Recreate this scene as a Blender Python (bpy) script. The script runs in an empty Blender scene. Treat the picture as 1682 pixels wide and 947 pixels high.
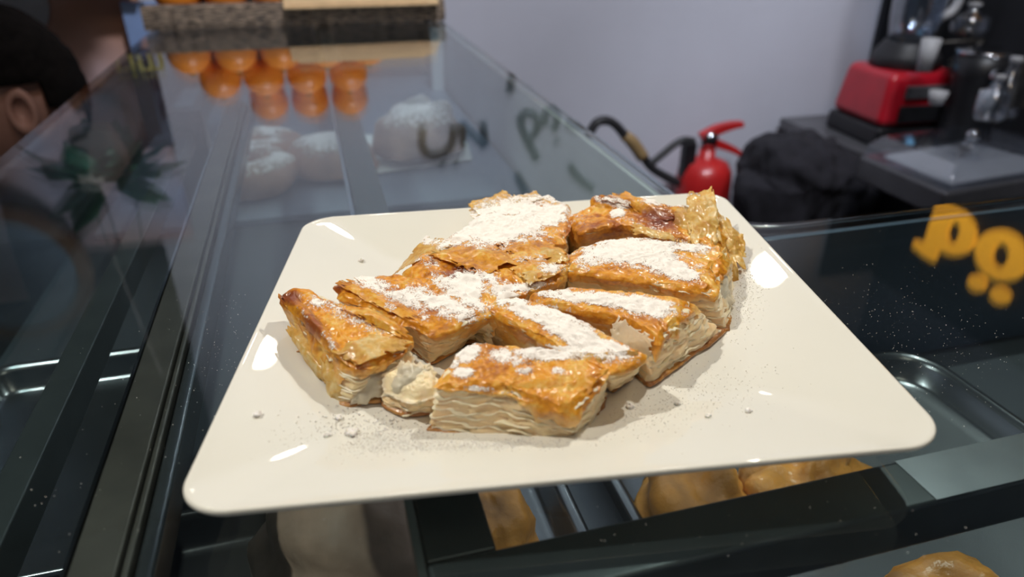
import bpy, math, random
import numpy as np
random.seed(7); np.random.seed(7)
S = bpy.context.scene; COL = S.collection
# ---------------------------------------------------------------- camera
F = 1150.0; H = .19; TH = math.atan(618.5/F); CT, ST = math.cos(TH), math.sin(TH)
AZ = math.radians(15.33188); CA, SA = math.cos(AZ), math.sin(AZ)
def ray(px, py):
    x = (px-841)/F; y = -(py-473.5)/F
    a, b = x, CT+y*ST
    return np.array([CA*a+SA*b, -SA*a+CA*b, -ST+y*CT])
O = np.array([0, 0, H])
def P(px, py, z=0.): d = ray(px, py); return d*((z-H)/d[2])+O
def PY(px, py, y): d = ray(px, py); return d*(y/d[1])+O
def PX(px, py, x): d = ray(px, py); return d*(x/d[0])+O
def MY(px, py, y): p = PY(px, py, y); p[2] *= -1; return p      # the point whose mirror image in the glass is seen there
def MX(px, py, x): p = PX(px, py, x); p[2] *= -1; return p
def proj(p):
    x, y, z = p[:, 0], p[:, 1], p[:, 2]-H
    a = CA*x-SA*y; b = SA*x+CA*y
    w = b*CT-z*ST; v = b*ST+z*CT
    return 841+F*a/w, 473.5-F*v/w
cd = bpy.data.cameras.new('camera'); cam = bpy.data.objects.new('camera', cd); COL.objects.link(cam)
cam.location = (0, 0, H); cam.rotation_euler = (math.pi/2-TH, 0, -AZ)
cd.sensor_width = 36; cd.lens = 36*F/1682; cd.clip_start = .01; cd.clip_end = 50
cd.dof.use_dof = True; cd.dof.focus_distance = .35; cd.dof.aperture_fstop = 6.5
S.camera = cam
S.view_settings.view_transform = 'Standard'; S.view_settings.look = 'None'
S.view_settings.exposure = 0; S.view_settings.gamma = 1
# ---------------------------------------------------------------- world and lights
W = bpy.data.worlds.new('world'); S.world = W; W.use_nodes = True
W.node_tree.nodes['Background'].inputs[0].default_value = (.72, .74, .80, 1)
W.node_tree.nodes['Background'].inputs[1].default_value = .13
def lamp(name, kind, loc, target, energy, color, size, **k):
    d = bpy.data.lights.new(name, kind); o = bpy.data.objects.new(name, d); COL.objects.link(o)
    from mathutils import Vector
    o.location = loc; o.rotation_euler = (Vector(target)-Vector(loc)).to_track_quat('-Z', 'Y').to_euler()
    d.energy = energy; d.color = color
    if kind == 'AREA': d.size = size
    else: d.shadow_soft_size = size
    for a, b in k.items(): setattr(d, a, b)
    return o
WARM = (1, .93, .80)
lamp('ceiling_spot', 'SPOT', (-.58, .42, 1.05), (.08, .30, 0), 36, WARM, .018, spot_size=1.0, spot_blend=.5)
lamp('ceiling_spot', 'SPOT', (.70, .58, 1.05), (.12, .30, 0), 31, WARM, .018, spot_size=1.0, spot_blend=.5)
lamp('small_lamp', 'SPOT', (.075, 1.09, .61), (.1, .3, 0), 1.6, WARM, .03, spot_size=1.0, spot_blend=.5)
lamp('small_lamp', 'SPOT', (.575, 1.045, .565), (.1, .3, 0), 1.6, WARM, .03, spot_size=1.0, spot_blend=.5)
lamp('wall_wash', 'SPOT', (.35, .25, 1.70), (.45, 1.78, .50), 150, (.88, .91, 1), .10, spot_size=1.25, spot_blend=.7)
lamp('room_fill', 'AREA', (.3, -.5, 1.6), (.15, .4, 0), 4.2, (1, .80, .58), .5)  # added warm fill behind the camera for the pastry fronts
lamp('case_fill', 'AREA', (.16, .30, -.04), (.16, .3001, -1), .12, (.9, .93, 1), .25)  # unseen fill added to brighten the bakes under the glass
lamp('case_fill', 'AREA', (.0, 1.0, -.04), (.0, 1.0001, -1), .12, (.85, .92, 1), .3)  # second added fill, over the far shelf
lamp('counter_light', 'SPOT', (1.1, .6, 1.5), (1.5, 1.35, -.3), 58, (.85, .9, 1), .12, spot_size=1.0, spot_blend=.6)
# ---------------------------------------------------------------- helpers
def link(name, me, parent=None, mat=None):
    o = bpy.data.objects.new(name, me); COL.objects.link(o)
    if mat is not None: me.materials.append(mat)
    if parent is not None: o.parent = parent
    return o
def tag(o, label=None, cat=None, group=None, kind=None):
    if label: o['label'] = label
    if cat: o['category'] = cat
    if group: o['group'] = group
    if kind: o['kind'] = kind
    return o
def empty(name, loc, label=None, cat=None, group=None, kind=None, rz=0):
    o = bpy.data.objects.new(name, None); COL.objects.link(o); o.location = loc; o.rotation_euler[2] = rz
    o.empty_display_size = .02
    return tag(o, label, cat, group, kind)
def mesh(name, v, f, mat, parent=None, smooth=True, off=None, attrs=None):
    me = bpy.data.meshes.new(name)
    v = np.asarray(v, float)
    if off is not None: v = v-np.asarray(off, float)
    me.from_pydata(v.tolist(), [], [tuple(int(i) for i in q) for q in f]); me.update()
    if smooth: me.polygons.foreach_set('use_smooth', [True]*len(me.polygons))
    if attrs:
        for k, a in attrs.items():
            at = me.attributes.new(k, 'FLOAT', 'POINT'); at.data.foreach_set('value', np.asarray(a, np.float32))
    return link(name, me, parent, mat)
class MB:
    def __init__(s): s.v = []; s.f = []
    def add(s, v, f):
        n = len(s.v); s.v += [tuple(map(float, q)) for q in v]; s.f += [tuple(i+n for i in q) for q in f]; return s
    def box(s, x0, x1, y0, y1, z0, z1):
        return s.add([(x0, y0, z0), (x1, y0, z0), (x1, y1, z0), (x0, y1, z0), (x0, y0, z1), (x1, y0, z1), (x1, y1, z1), (x0, y1, z1)],
                     [(0, 3, 2, 1), (4, 5, 6, 7), (0, 1, 5, 4), (1, 2, 6, 5), (2, 3, 7, 6), (3, 0, 4, 7)])
    def rings(s, rs, closed=True, cap=True):
        n = len(rs[0]); v = [p for r in rs for p in r]; f = []
        for i in range(len(rs)-1):
            for j in range(n if closed else n-1):
                k = (j+1) % n; f.append((i*n+j, i*n+k, (i+1)*n+k, (i+1)*n+j))
        if cap: f.append(tuple(range(n))[::-1]); f.append(tuple((len(rs)-1)*n+j for j in range(n)))
        return s.add(v, f)
    def lathe(s, prof, c=(0, 0, 0), n=32, cap=True):
        return s.rings([[(c[0]+r*math.cos(2*math.pi*j/n), c[1]+r*math.sin(2*math.pi*j/n), c[2]+z) for j in range(n)] for r, z in prof], True, cap)
    def tube(s, pts, r, n=10):
        from mathutils import Vector
        pts = [Vector(p) for p in pts]; rs = []; up = Vector((0, 0, 1))
        for i, p in enumerate(pts):
            t = (pts[min(i+1, len(pts)-1)]-pts[max(i-1, 0)]).normalized()
            a = t.cross(up)
            if a.length < .05: a = t.cross(Vector((1, 0, 0)))
            a.normalize(); b = a.cross(t); rr = r[i] if isinstance(r, (list, tuple)) else r
            rs.append([p+(a*math.cos(2*math.pi*j/n)+b*math.sin(2*math.pi*j/n))*rr for j in range(n)])
        return s.rings(rs)
    def build(s, name, mat, parent=None, smooth=False, bevel=0, sub=0, off=None):
        o = mesh(name, s.v, s.f, mat, parent, smooth, off)
        if bevel:
            m = o.modifiers.new('b', 'BEVEL'); m.width = bevel; m.segments = 3; m.limit_method = 'ANGLE'
            o.data.polygons.foreach_set('use_smooth', [True]*len(o.data.polygons))
            w = o.modifiers.new('w', 'WEIGHTED_NORMAL')
        if sub:
            m = o.modifiers.new('s', 'SUBSURF'); m.levels = sub; m.render_levels = sub
        return o
def spline(pts, n=8):
    p = [np.array(q, float) for q in pts]; p = [2*p[0]-p[1]]+p+[2*p[-1]-p[-2]]; out = []
    for i in range(1, len(p)-2):
        for k in range(n):
            t = k/n
            out.append(.5*((2*p[i])+(-p[i-1]+p[i+1])*t+(2*p[i-1]-5*p[i]+4*p[i+1]-p[i+2])*t*t+(-p[i-1]+3*p[i]-3*p[i+1]+p[i+2])*t**3))
    out.append(p[-2]); return out
_T = np.random.RandomState(3).rand(4096)
def vn(p, s=1., seed=0):
    p = np.asarray(p, float)*s+seed*17.31+1000
    i = np.floor(p).astype(np.int64); f = p-i; f = f*f*(3-2*f); r = 0
    for a in (0, 1):
        for b in (0, 1):
            for c in (0, 1):
                h = ((i[:, 0]+a)*73856093 ^ (i[:, 1]+b)*19349663 ^ (i[:, 2]+c)*83492791) & 4095
                w = (f[:, 0] if a else 1-f[:, 0])*(f[:, 1] if b else 1-f[:, 1])*(f[:, 2] if c else 1-f[:, 2])
                r = r+w*_T[h]
    return r*2-1
def fbm(p, s, seed=0, o=3): return sum(vn(p, s*2**k, seed+k)*.5**k for k in range(o))
def ridg(p, s, seed=0): return 1-2*np.abs(vn(p, s, seed))
# ---------------------------------------------------------------- materials
def new_mat(name):
    m = bpy.data.materials.new(name); m.use_nodes = True; nt = m.node_tree
    return m, nt, nt.nodes['Principled BSDF'], nt.nodes, nt.links
def pm(name, c, rough=.5, metal=0, noise=0, nscale=20, bump=0, bscale=200, coat=0, sss=0, emit=None, estr=0, trans=0, spec=.5, bd=.001, sscale=.004, srad=(1, .6, .35)):
    m, nt, b, N, L = new_mat(name)
    b.inputs['Base Color'].default_value = (*c, 1); b.inputs['Roughness'].default_value = rough
    b.inputs['Metallic'].default_value = metal; b.inputs['Coat Weight'].default_value = coat; b.inputs['Coat Roughness'].default_value = .06
    b.inputs['Specular IOR Level'].default_value = spec; b.inputs['Transmission Weight'].default_value = trans
    if sss:
        b.inputs['Subsurface Weight'].default_value = sss; b.inputs['Subsurface Radius'].default_value = srad; b.inputs['Subsurface Scale'].default_value = sscale
    if emit: b.inputs['Emission Color'].default_value = (*emit, 1); b.inputs['Emission Strength'].default_value = estr
    tc = N.new('ShaderNodeTexCoord')
    if noise:
        n = N.new('ShaderNodeTexNoise'); n.inputs['Scale'].default_value = nscale; n.inputs['Detail'].default_value = 6
        r = N.new('ShaderNodeValToRGB'); r.color_ramp.elements[0].position = .3; r.color_ramp.elements[1].position = .7
        r.color_ramp.elements[0].color = (*[x*(1-noise) for x in c], 1); r.color_ramp.elements[1].color = (*[min(1, x*(1+noise)) for x in c], 1)
        L.new(tc.outputs['Object'], n.inputs['Vector']); L.new(n.outputs['Fac'], r.inputs['Fac']); L.new(r.outputs['Color'], b.inputs['Base Color'])
    if bump:
        n = N.new('ShaderNodeTexNoise'); n.inputs['Scale'].default_value = bscale; n.inputs['Detail'].default_value = 5
        u = N.new('ShaderNodeBump'); u.inputs['Strength'].default_value = bump; u.inputs['Distance'].default_value = bd
        L.new(tc.outputs['Object'], n.inputs['Vector']); L.new(n.outputs['Fac'], u.inputs['Height']); L.new(u.outputs['Normal'], b.inputs['Normal'])
    return m
def glass_mat(name, tint, f0=.045, rough=.0):
    m, nt, b, N, L = new_mat(name); N.remove(b); out = N['Material Output']
    g = N.new('ShaderNodeNewGeometry'); dp = N.new('ShaderNodeVectorMath'); dp.operation = 'DOT_PRODUCT'
    L.new(g.outputs['Normal'], dp.inputs[0]); L.new(g.outputs['Incoming'], dp.inputs[1])
    def mt(op, a, v):
        n = N.new('ShaderNodeMath'); n.operation = op; L.new(a, n.inputs[0])
        if v is not None: n.inputs[1].default_value = v
        return n.outputs[0]
    a = mt('ABSOLUTE', dp.outputs['Value'], None)
    n = N.new('ShaderNodeMath'); n.operation = 'SUBTRACT'; n.inputs[0].default_value = 1; L.new(a, n.inputs[1])
    q = mt('POWER', n.outputs[0], 5); q = mt('MULTIPLY', q, 1-f0); q = mt('ADD', q, f0)
    t = N.new('ShaderNodeBsdfTransparent'); t.inputs[0].default_value = (*tint, 1)
    gl = N.new('ShaderNodeBsdfGlossy'); gl.inputs['Roughness'].default_value = rough; gl.inputs['Color'].default_value = (1, 1, 1, 1)
    mx = N.new('ShaderNodeMixShader'); L.new(q, mx.inputs[0]); L.new(t.outputs[0], mx.inputs[1]); L.new(gl.outputs[0], mx.inputs[2]); L.new(mx.outputs[0], out.inputs[0])
    return m
M = {}
M['glass'] = glass_mat('display_glass', (.86, .92, .93), .05)
M['clear'] = glass_mat('clear_plastic', (.86, .90, .95), .16, .12)
M['wall'] = pm('wall_paint', (.52, .53, .60), .85, noise=.05, nscale=3, bump=.25, bscale=60, bd=.003)
M['black_wall'] = pm('black_paint', (.012, .013, .016), .6, noise=.3, nscale=5)
M['ceiling'] = pm('ceiling_paint', (.35, .38, .45), .9, noise=.05)
M['floor'] = pm('floor_tile', (.10, .10, .11), .5, noise=.2, nscale=4)
M['plate'] = pm('glazed_porcelain', (.76, .765, .72), .02, noise=.015, nscale=15, coat=0, sss=.0)
M['steel'] = pm('brushed_steel', (.42, .45, .48), .28, .9, noise=.12, nscale=30)
M['dark_steel'] = pm('dark_anodised_metal', (.075, .085, .09), .35, .6, noise=.15, nscale=40)
M['bronze'] = pm('bronze_metal', (.14, .125, .11), .35, .7, noise=.2, nscale=40)
M['deck'] = pm('grey_steel_deck', (.085, .095, .11), .45, .3, noise=.12, nscale=12)
M['deck_light'] = pm('pale_steel_shelf', (.22, .26, .33), .5, .2, noise=.1, nscale=12)
M['tray'] = pm('steel_tray', (.17, .18, .195), .25, .85, noise=.1, nscale=25)
M['tray_dark'] = pm('black_tray', (.03, .03, .033), .25, .4, noise=.2, nscale=25)
M['panel'] = pm('service_side_panel', (.55, .57, .58), .4, noise=.1, nscale=6)
M['bread'] = pm('bread_crust', (.34, .22, .16), .6, noise=.35, nscale=35, bump=.5, bscale=120, sss=.1)
M['bread_pale'] = pm('pale_bread_crust', (.42, .25, .18), .65, noise=.25, nscale=30, bump=.5, bscale=120)
M['golden'] = pm('golden_bake', (.66, .28, .055), .35, noise=.6, nscale=28, bump=.8, bscale=55, bd=.004, sss=.15)
M['red'] = pm('red_enamel', (.45, .008, .02), .3, coat=.5, noise=.1)
M['ext_red'] = pm('extinguisher_red', (.50, .018, .018), .35, coat=.3, noise=.08)
M['black'] = pm('black_plastic', (.012, .012, .014), .4, noise=.2)
M['rubber'] = pm('black_rubber', (.02, .02, .022), .5, noise=.2)
M['cloth'] = pm('black_cloth', (.014, .013, .018), .95, noise=.3, nscale=40, bump=.4, bscale=90)
M['tan'] = pm('tan_handle', (.30, .20, .09), .5, noise=.2)
M['orange'] = pm('orange_peel', (.95, .29, .03), .38, noise=.12, nscale=14, bump=.35, bscale=350, bd=.0008)
M['white'] = pm('white_plastic', (.42, .42, .43), .5, noise=.04)
M['paper'] = pm('white_paper', (.78, .80, .76), .8, noise=.04)
M['kraft'] = pm('kraft_card', (.62, .42, .22), .8, noise=.12, nscale=25)
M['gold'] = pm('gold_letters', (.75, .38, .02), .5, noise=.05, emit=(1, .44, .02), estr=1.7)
M['ink'] = pm('black_lettering', (.015, .018, .02), .6, noise=.1)
M['counter'] = pm('grey_counter', (.13, .13, .14), .35, .4, noise=.15, nscale=20)
M['blackbox'] = pm('matt_black_cabinet', (.012, .011, .013), .5, noise=.3)
M['glow'] = pm('blue_indicator', (.1, .3, .5), .4, emit=(.25, .6, 1), estr=1.2, noise=.05)
M['chrome'] = pm('chrome', (.55, .56, .58), .15, 1, noise=.05)
M['wire'] = pm('rack_wire', (.10, .09, .08), .4, .6, noise=.1)
M['green'] = pm('leaf_green', (.03, .16, .08), .5, noise=.4, nscale=30)
M['pot'] = pm('cream_pot', (.5, .5, .42), .6, noise=.1)
M['skin'] = pm('skin', (.62, .33, .25), .5, noise=.08, nscale=30, sss=.15)
M['hair'] = pm('dark_hair', (.010, .008, .007), .9, spec=.15, noise=.4, nscale=80, bump=.6, bscale=300)
M['jacket'] = pm('brown_jacket', (.055, .047, .043), .9, noise=.3, nscale=40, bump=.4, bscale=200)
M['trouser'] = pm('blue_trousers', (.03, .04, .07), .9, noise=.3, nscale=40)
M['wood'] = pm('wood', (.25, .14, .07), .5, noise=.3, nscale=15)
# rough bark-like board
m, nt, b, N, L = new_mat('rough_wood_board'); M['board'] = m
tc = N.new('ShaderNodeTexCoord'); mp = N.new('ShaderNodeMapping'); mp.inputs['Scale'].default_value = (25, 25, 220)
n = N.new('ShaderNodeTexNoise'); n.inputs['Scale'].default_value = 2.2; n.inputs['Detail'].default_value = 8
r = N.new('ShaderNodeValToRGB'); r.color_ramp.elements[0].position = .38; r.color_ramp.elements[0].color = (.035, .028, .024, 1); r.color_ramp.elements[1].position = .66; r.color_ramp.elements[1].color = (.40, .29, .20, 1)
u = N.new('ShaderNodeBump'); u.inputs['Strength'].default_value = .8; u.inputs['Distance'].default_value = .004
L.new(tc.outputs['Object'], mp.inputs[0]); L.new(mp.outputs[0], n.inputs['Vector']); L.new(n.outputs['Fac'], r.inputs['Fac']); L.new(r.outputs['Color'], b.inputs['Base Color']); L.new(n.outputs['Fac'], u.inputs['Height']); L.new(u.outputs['Normal'], b.inputs['Normal']); b.inputs['Roughness'].default_value = .85
# pastry crust: gold to amber, browner where the 'burn' attribute is high
def crust_mat(name, pale, amber, brown, rough=.30, coat=.5, sss=.12, trl=0):
    m, nt, b, N, L = new_mat(name)
    tc = N.new('ShaderNodeTexCoord'); at = N.new('ShaderNodeAttribute'); at.attribute_name = 'burn'
    def noise(s, d=5, dist=0):
        n = N.new('ShaderNodeTexNoise'); n.inputs['Scale'].default_value = s; n.inputs['Detail'].default_value = d; n.inputs['Distortion'].default_value = dist
        L.new(tc.outputs['Object'], n.inputs['Vector']); return n.outputs['Fac']
    n1 = noise(70, 6, .6); n2 = noise(420, 5); n3 = noise(160, 6, 1.5)
    r = N.new('ShaderNodeValToRGB'); e = r.color_ramp.elements
    e[0].position = .34; e[0].color = (*pale, 1); e[1].position = .53; e[1].color = (*amber, 1)
    x = e.new(.83); x.color = (*brown, 1)
    def mt(op, a, c):
        n = N.new('ShaderNodeMath'); n.operation = op
        for i, q in enumerate((a, c)):
            if isinstance(q, (int, float)): n.inputs[i].default_value = q
            else: L.new(q, n.inputs[i])
        return n.outputs[0]
    s = mt('SUBTRACT', mt('ADD', mt('MULTIPLY', n1, 1.0), mt('MULTIPLY', n2, .6)), .28); s = mt('ADD', s, mt('MULTIPLY', at.outputs['Fac'], .40)); L.new(s, r.inputs['Fac'])
    mx = N.new('ShaderNodeMix'); mx.data_type = 'RGBA'; mx.inputs[7].default_value = (.20, .035, .012, 1)
    L.new(r.outputs['Color'], mx.inputs[6]); q = mt('MULTIPLY', mt('SUBTRACT', at.outputs['Fac'], .45), 1.6); q = mt('MULTIPLY', q, mt('ADD', n3, .4)); c = N.new('ShaderNodeClamp'); L.new(q, c.inputs[0]); L.new(c.outputs[0], mx.inputs[0])
    ae = N.new('ShaderNodeAttribute'); ae.attribute_name = 'edge'; m0 = mx; mx = N.new('ShaderNodeMix'); mx.data_type = 'RGBA'; mx.inputs[7].default_value = (.92, .66, .30, 1)
    L.new(m0.outputs[2], mx.inputs[6]); L.new(ae.outputs['Fac'], mx.inputs[0])
    L.new(mx.outputs[2], b.inputs['Base Color'])
    u = N.new('ShaderNodeBump'); u.inputs['Strength'].default_value = .55; u.inputs['Distance'].default_value = .0011
    L.new(mt('ADD', n3, mt('MULTIPLY', n2, .5)), u.inputs['Height']); L.new(u.outputs['Normal'], b.inputs['Normal'])
    rr = N.new('ShaderNodeMapRange'); rr.inputs[3].default_value = rough-.14; rr.inputs[4].default_value = rough+.25; L.new(n3, rr.inputs[0]); L.new(rr.outputs[0], b.inputs['Roughness'])
    b.inputs['Coat Weight'].default_value = coat; b.inputs['Coat Roughness'].default_value = .2
    b.inputs['Subsurface Weight'].default_value = sss; b.inputs['Subsurface Radius'].default_value = (1, .5, .2); b.inputs['Subsurface Scale'].default_value = .003
    if trl:
        t = N.new('ShaderNodeBsdfTranslucent'); L.new(mx.outputs[2], t.inputs[0]); ms = N.new('ShaderNodeMixShader'); ms.inputs[0].default_value = trl
        L.new(b.outputs[0], ms.inputs[1]); L.new(t.outputs[0], ms.inputs[2]); L.new(ms.outputs[0], N['Material Output'].inputs[0])
    return m
M['crust'] = crust_mat('baked_crust', (.92, .58, .13), (.86, .37, .022), (.42, .11, .012), trl=.15)
M['flake'] = crust_mat('thin_flake', (.95, .78, .40), (.90, .60, .16), (.68, .30, .05), trl=.35)
M['base'] = crust_mat('browned_base', (.62, .32, .08), (.40, .17, .035), (.20, .07, .02))
M['cream'] = pm('soft_phyllo', (.95, .70, .42), .45, noise=.10, nscale=130, bump=.5, bscale=260, bd=.0007, sss=.6, sscale=.003, srad=(1, .85, .7))
M['sheet'] = pm('phyllo_sheet', (.96, .79, .53), .38, noise=.08, nscale=160, bump=.3, bscale=300, bd=.0006, sss=.6, sscale=.003, srad=(1, .85, .7))
m, nt, b, N, L = new_mat('powdered_sugar'); M['sugar'] = m
tc = N.new('ShaderNodeTexCoord'); at = N.new('ShaderNodeAttribute'); at.attribute_name = 'dens'
n = N.new('ShaderNodeTexNoise'); n.inputs['Scale'].default_value = 1300; n.inputs['Detail'].default_value = 4; n.inputs['Roughness'].default_value = .6
n2 = N.new('ShaderNodeTexNoise'); n2.inputs['Scale'].default_value = 230; n2.inputs['Detail'].default_value = 4
L.new(tc.outputs['Object'], n.inputs['Vector']); L.new(tc.outputs['Object'], n2.inputs['Vector'])
a1 = N.new('ShaderNodeMath'); a1.operation = 'MULTIPLY_ADD'; L.new(n.outputs['Fac'], a1.inputs[0]); a1.inputs[1].default_value = 1.5; L.new(at.outputs['Fac'], a1.inputs[2])
a2 = N.new('ShaderNodeMath'); a2.operation = 'MULTIPLY_ADD'; L.new(n2.outputs['Fac'], a2.inputs[0]); a2.inputs[1].default_value = 1.3; L.new(a1.outputs[0], a2.inputs[2])
mr = N.new('ShaderNodeMapRange'); mr.inputs[1].default_value = 1.66; mr.inputs[2].default_value = 1.92; L.new(a2.outputs[0], mr.inputs[0])
tr = N.new('ShaderNodeBsdfTransparent'); ms = N.new('ShaderNodeMixShader'); L.new(mr.outputs[0], ms.inputs[0]); L.new(tr.outputs[0], ms.inputs[1]); L.new(b.outputs[0], ms.inputs[2]); L.new(ms.outputs[0], N['Material Output'].inputs[0])
b.inputs['Base Color'].default_value = (.95, .92, .89, 1); b.inputs['Roughness'].default_value = .9
u = N.new('ShaderNodeBump'); u.inputs['Strength'].default_value = .4; u.inputs['Distance'].default_value = .0008; L.new(n.outputs['Fac'], u.inputs['Height']); L.new(u.outputs['Normal'], b.inputs['Normal'])
M['lump'] = pm('sugar_lump', (.90, .87, .83), .9, bump=.4, bscale=900, sss=.3)
# ---------------------------------------------------------------- the room
FZ = -1.05; WY = 1.78; RX = 1.8
def struct(name, mb, mat, **k): return tag(mb.build(name, mat, **k), kind='structure')
struct('floor', MB().box(-3, 2.2, -1.2, 2.2, FZ-.05, FZ), M['floor'])
struct('ceiling', MB().box(-3, 2.2, -1.2, 2.2, 1.75, 1.8), M['ceiling'])
struct('wall_back', MB().box(-.42, RX+.1, WY, WY+.1, FZ, 1.75), M['wall'])
struct('wall_right', MB().box(RX, RX+.1, -1.2, WY, FZ, .93), M['black_wall'])
struct('trim_1', MB().box(RX+.01, RX+.1, -1.2, WY, .93, 1.75), M['deck_light'])
struct('wall_left', MB().box(-3, -2.95, -1.2, 2.2, FZ, 1.75), M['deck_light'])
struct('wall_front', MB().box(-3, -.42, 2.1, 2.2, FZ, 1.75), M['deck'])
# handwriting on the back wall, seen mirrored in the glass
hw = empty('wall_lettering', (.6, WY, .3), 'black hand-lettered words on the pale wall, seen upside down in the glass top', 'lettering')
def stroke(name, pxs, w=.011):
    pts = spline([MY(x, y, WY-.004) for x, y in pxs], 6); mb = MB(); up = []
    rs = []
    for i, p in enumerate(pts):
        t = pts[min(i+1, len(pts)-1)]-pts[max(i-1, 0)]; t /= np.linalg.norm(t)+1e-9; nrm = np.array([-t[2], 0, t[0]])
        rs.append([p+nrm*w, p-nrm*w, p-nrm*w+[0, .003, 0], p+nrm*w+[0, .003, 0]])
    mb.rings(rs); return mb
def letter(*ss):
    mb = MB()
    for q in ss: k = stroke('', q); mb.add(k.v, k.f)
    mb.build('letter', M['ink'], hw, off=hw.location)
letter([(842, 120), (840, 135), (836, 152)])
letter([(758, 262), (752, 225), (756, 200), (768, 205)]) if False else None
letter([(694, 205), (694, 240), (708, 254), (728, 250), (742, 235), (745, 205)], [(726, 268), (728, 271)], [(748, 266), (750, 269)])
letter([(762, 240), (757, 202)], [(757, 202), (797, 240)], [(797, 240), (793, 200)])
letter([(853, 190), (862, 222), (883, 262)], [(855, 192), (866, 186), (880, 192), (884, 206), (876, 222), (864, 224)])
letter([(896, 206), (895, 190), (904, 180), (914, 186), (915, 200), (908, 214)], [(913, 230), (915, 233)])
letter([(930, 200), (940, 206), (955, 208), (964, 205)])
letter([(848, 285), (856, 300), (864, 316)])
letter([(936, 271), (944, 284), (958, 298), (975, 311)])
# gold sign letters on the black wall
sg = empty('wall_sign_lettering', (RX, 1.3, .5), 'gold rounded letters on the black wall, mirrored in the glass at right', 'sign')
base = MX(1560, 334, RX)[2]; asc = MX(1545, 428, RX)[2]; xh = MX(1650, 455, RX)[2]
yb0 = MX(1523, 400, RX)[1]; yb1 = MX(1608, 380, RX)[1]; yo0 = MX(1612, 400, RX)[1]; yo1 = MX(1700, 415, RX)[1]
def plate_shape(outl, hole=None, name='letter', mat=None):
    # outl in (y,z); real y grows away from the viewer's right
    cu = bpy.data.curves.new(name, 'CURVE'); cu.dimensions = '2D'; cu.fill_mode = 'BOTH'; cu.extrude = .008
    for o_ in [outl]+([hole] if hole else []):
        sp = cu.splines.new('POLY'); sp.points.add(len(o_)-1)
        for i, (a, b_) in enumerate(o_): sp.points[i].co = (a, b_, 0, 1)
        sp.use_cyclic_u = True
    o = bpy.data.objects.new(name, cu); COL.objects.link(o); dg = bpy.context.evaluated_depsgraph_get()
    me = bpy.data.meshes.new_from_object(o.evaluated_get(dg)); bpy.data.objects.remove(o)
    v = np.array([q.co[:] for q in me.vertices]); fs = [tuple(p.vertices) for p in me.polygons]
    V = np.stack([RX-.012+v[:, 2], -v[:, 0], v[:, 1]], 1)
    return mesh('letter', V, fs, mat or M['gold'], sg, False, off=sg.location)
def ell(cx, cz, rx, rz, n=36): return [(cx+rx*math.cos(2*math.pi*i/n), cz+rz*math.sin(2*math.pi*i/n)) for i in range(n)]
hx = xh-base; X0 = -yb0; X1 = -yb1
bw = X1-X0; ha = asc-base
outl = [(X0+.02*bw, base+.0*ha), (X0+.02*bw, base+.80*ha), (X0-.22*bw, base+.80*ha), (X0-.22*bw, base+.93*ha), (X0+.1*bw, asc), (X0+.36*bw, asc), (X0+.36*bw, base+hx*.95)]
cxb = X0+.55*bw
for i in range(16):
    a = math.pi*.62-i*math.pi*1.12/15; outl.append((cxb+.50*bw*math.cos(a), base+.5*hx+.53*hx*math.sin(a)))
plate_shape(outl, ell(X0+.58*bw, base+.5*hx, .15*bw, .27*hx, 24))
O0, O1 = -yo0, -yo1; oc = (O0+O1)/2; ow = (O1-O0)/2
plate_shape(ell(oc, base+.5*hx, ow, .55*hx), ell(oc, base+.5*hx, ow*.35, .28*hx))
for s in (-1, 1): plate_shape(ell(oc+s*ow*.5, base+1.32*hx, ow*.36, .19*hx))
def text_letters(txt, x0, size):
    for ch in txt:
        cu = bpy.data.curves.new('t', 'FONT'); cu.body = ch; cu.size = size; cu.extrude = .008; cu.offset = .02*size
        o = bpy.data.objects.new('t', cu); COL.objects.link(o); dg = bpy.context.evaluated_depsgraph_get()
        me = bpy.data.meshes.new_from_object(o.evaluated_get(dg)); bpy.data.objects.remove(o)
        v = np.array([q.co[:] for q in me.vertices]); fs = [tuple(p.vertices) for p in me.polygons]
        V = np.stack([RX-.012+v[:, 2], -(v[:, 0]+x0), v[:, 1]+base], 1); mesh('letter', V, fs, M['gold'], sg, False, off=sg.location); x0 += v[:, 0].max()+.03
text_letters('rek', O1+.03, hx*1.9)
# ---------------------------------------------------------------- the display case
case = empty('display_case', (0, .6, FZ), 'L-shaped bakery display case with dark metal frame under the glass top', 'display case')
def part(mb, name, mat, **k): return mb.build(name, mat, case, off=case.location, **k)
GX0, GX1, GY1, GI = -.276, .255, 1.77, .383
def rounded(poly, rad, n=10):
    out = []; m_ = len(poly)
    for i, p in enumerate(poly):
        r = rad[i]; p = np.array(p, float)
        if r <= 0: out.append(tuple(p)); continue
        a = np.array(poly[i-1])-p; b_ = np.array(poly[(i+1) % m_])-p; a = a/np.linalg.norm(a); b_ = b_/np.linalg.norm(b_)
        for k in range(n+1):
            t = k/n; q0 = p+a*r; q1 = p+b_*r; out.append(tuple((1-t)**2*q0+2*t*(1-t)*p+t*t*q1))
    return out
gp = rounded([(GX0, -.5), (1.3, -.5), (1.3, GI), (GX1, GI), (GX1, GY1), (GX0, GY1)], [0, 0, 0, .06, 0, 0], 14)
mb = MB(); mb.rings([[(x, y, -.008) for x, y in gp], [(x, y, 0) for x, y in gp]])
part(mb, 'glass_top', M['glass'])
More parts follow.
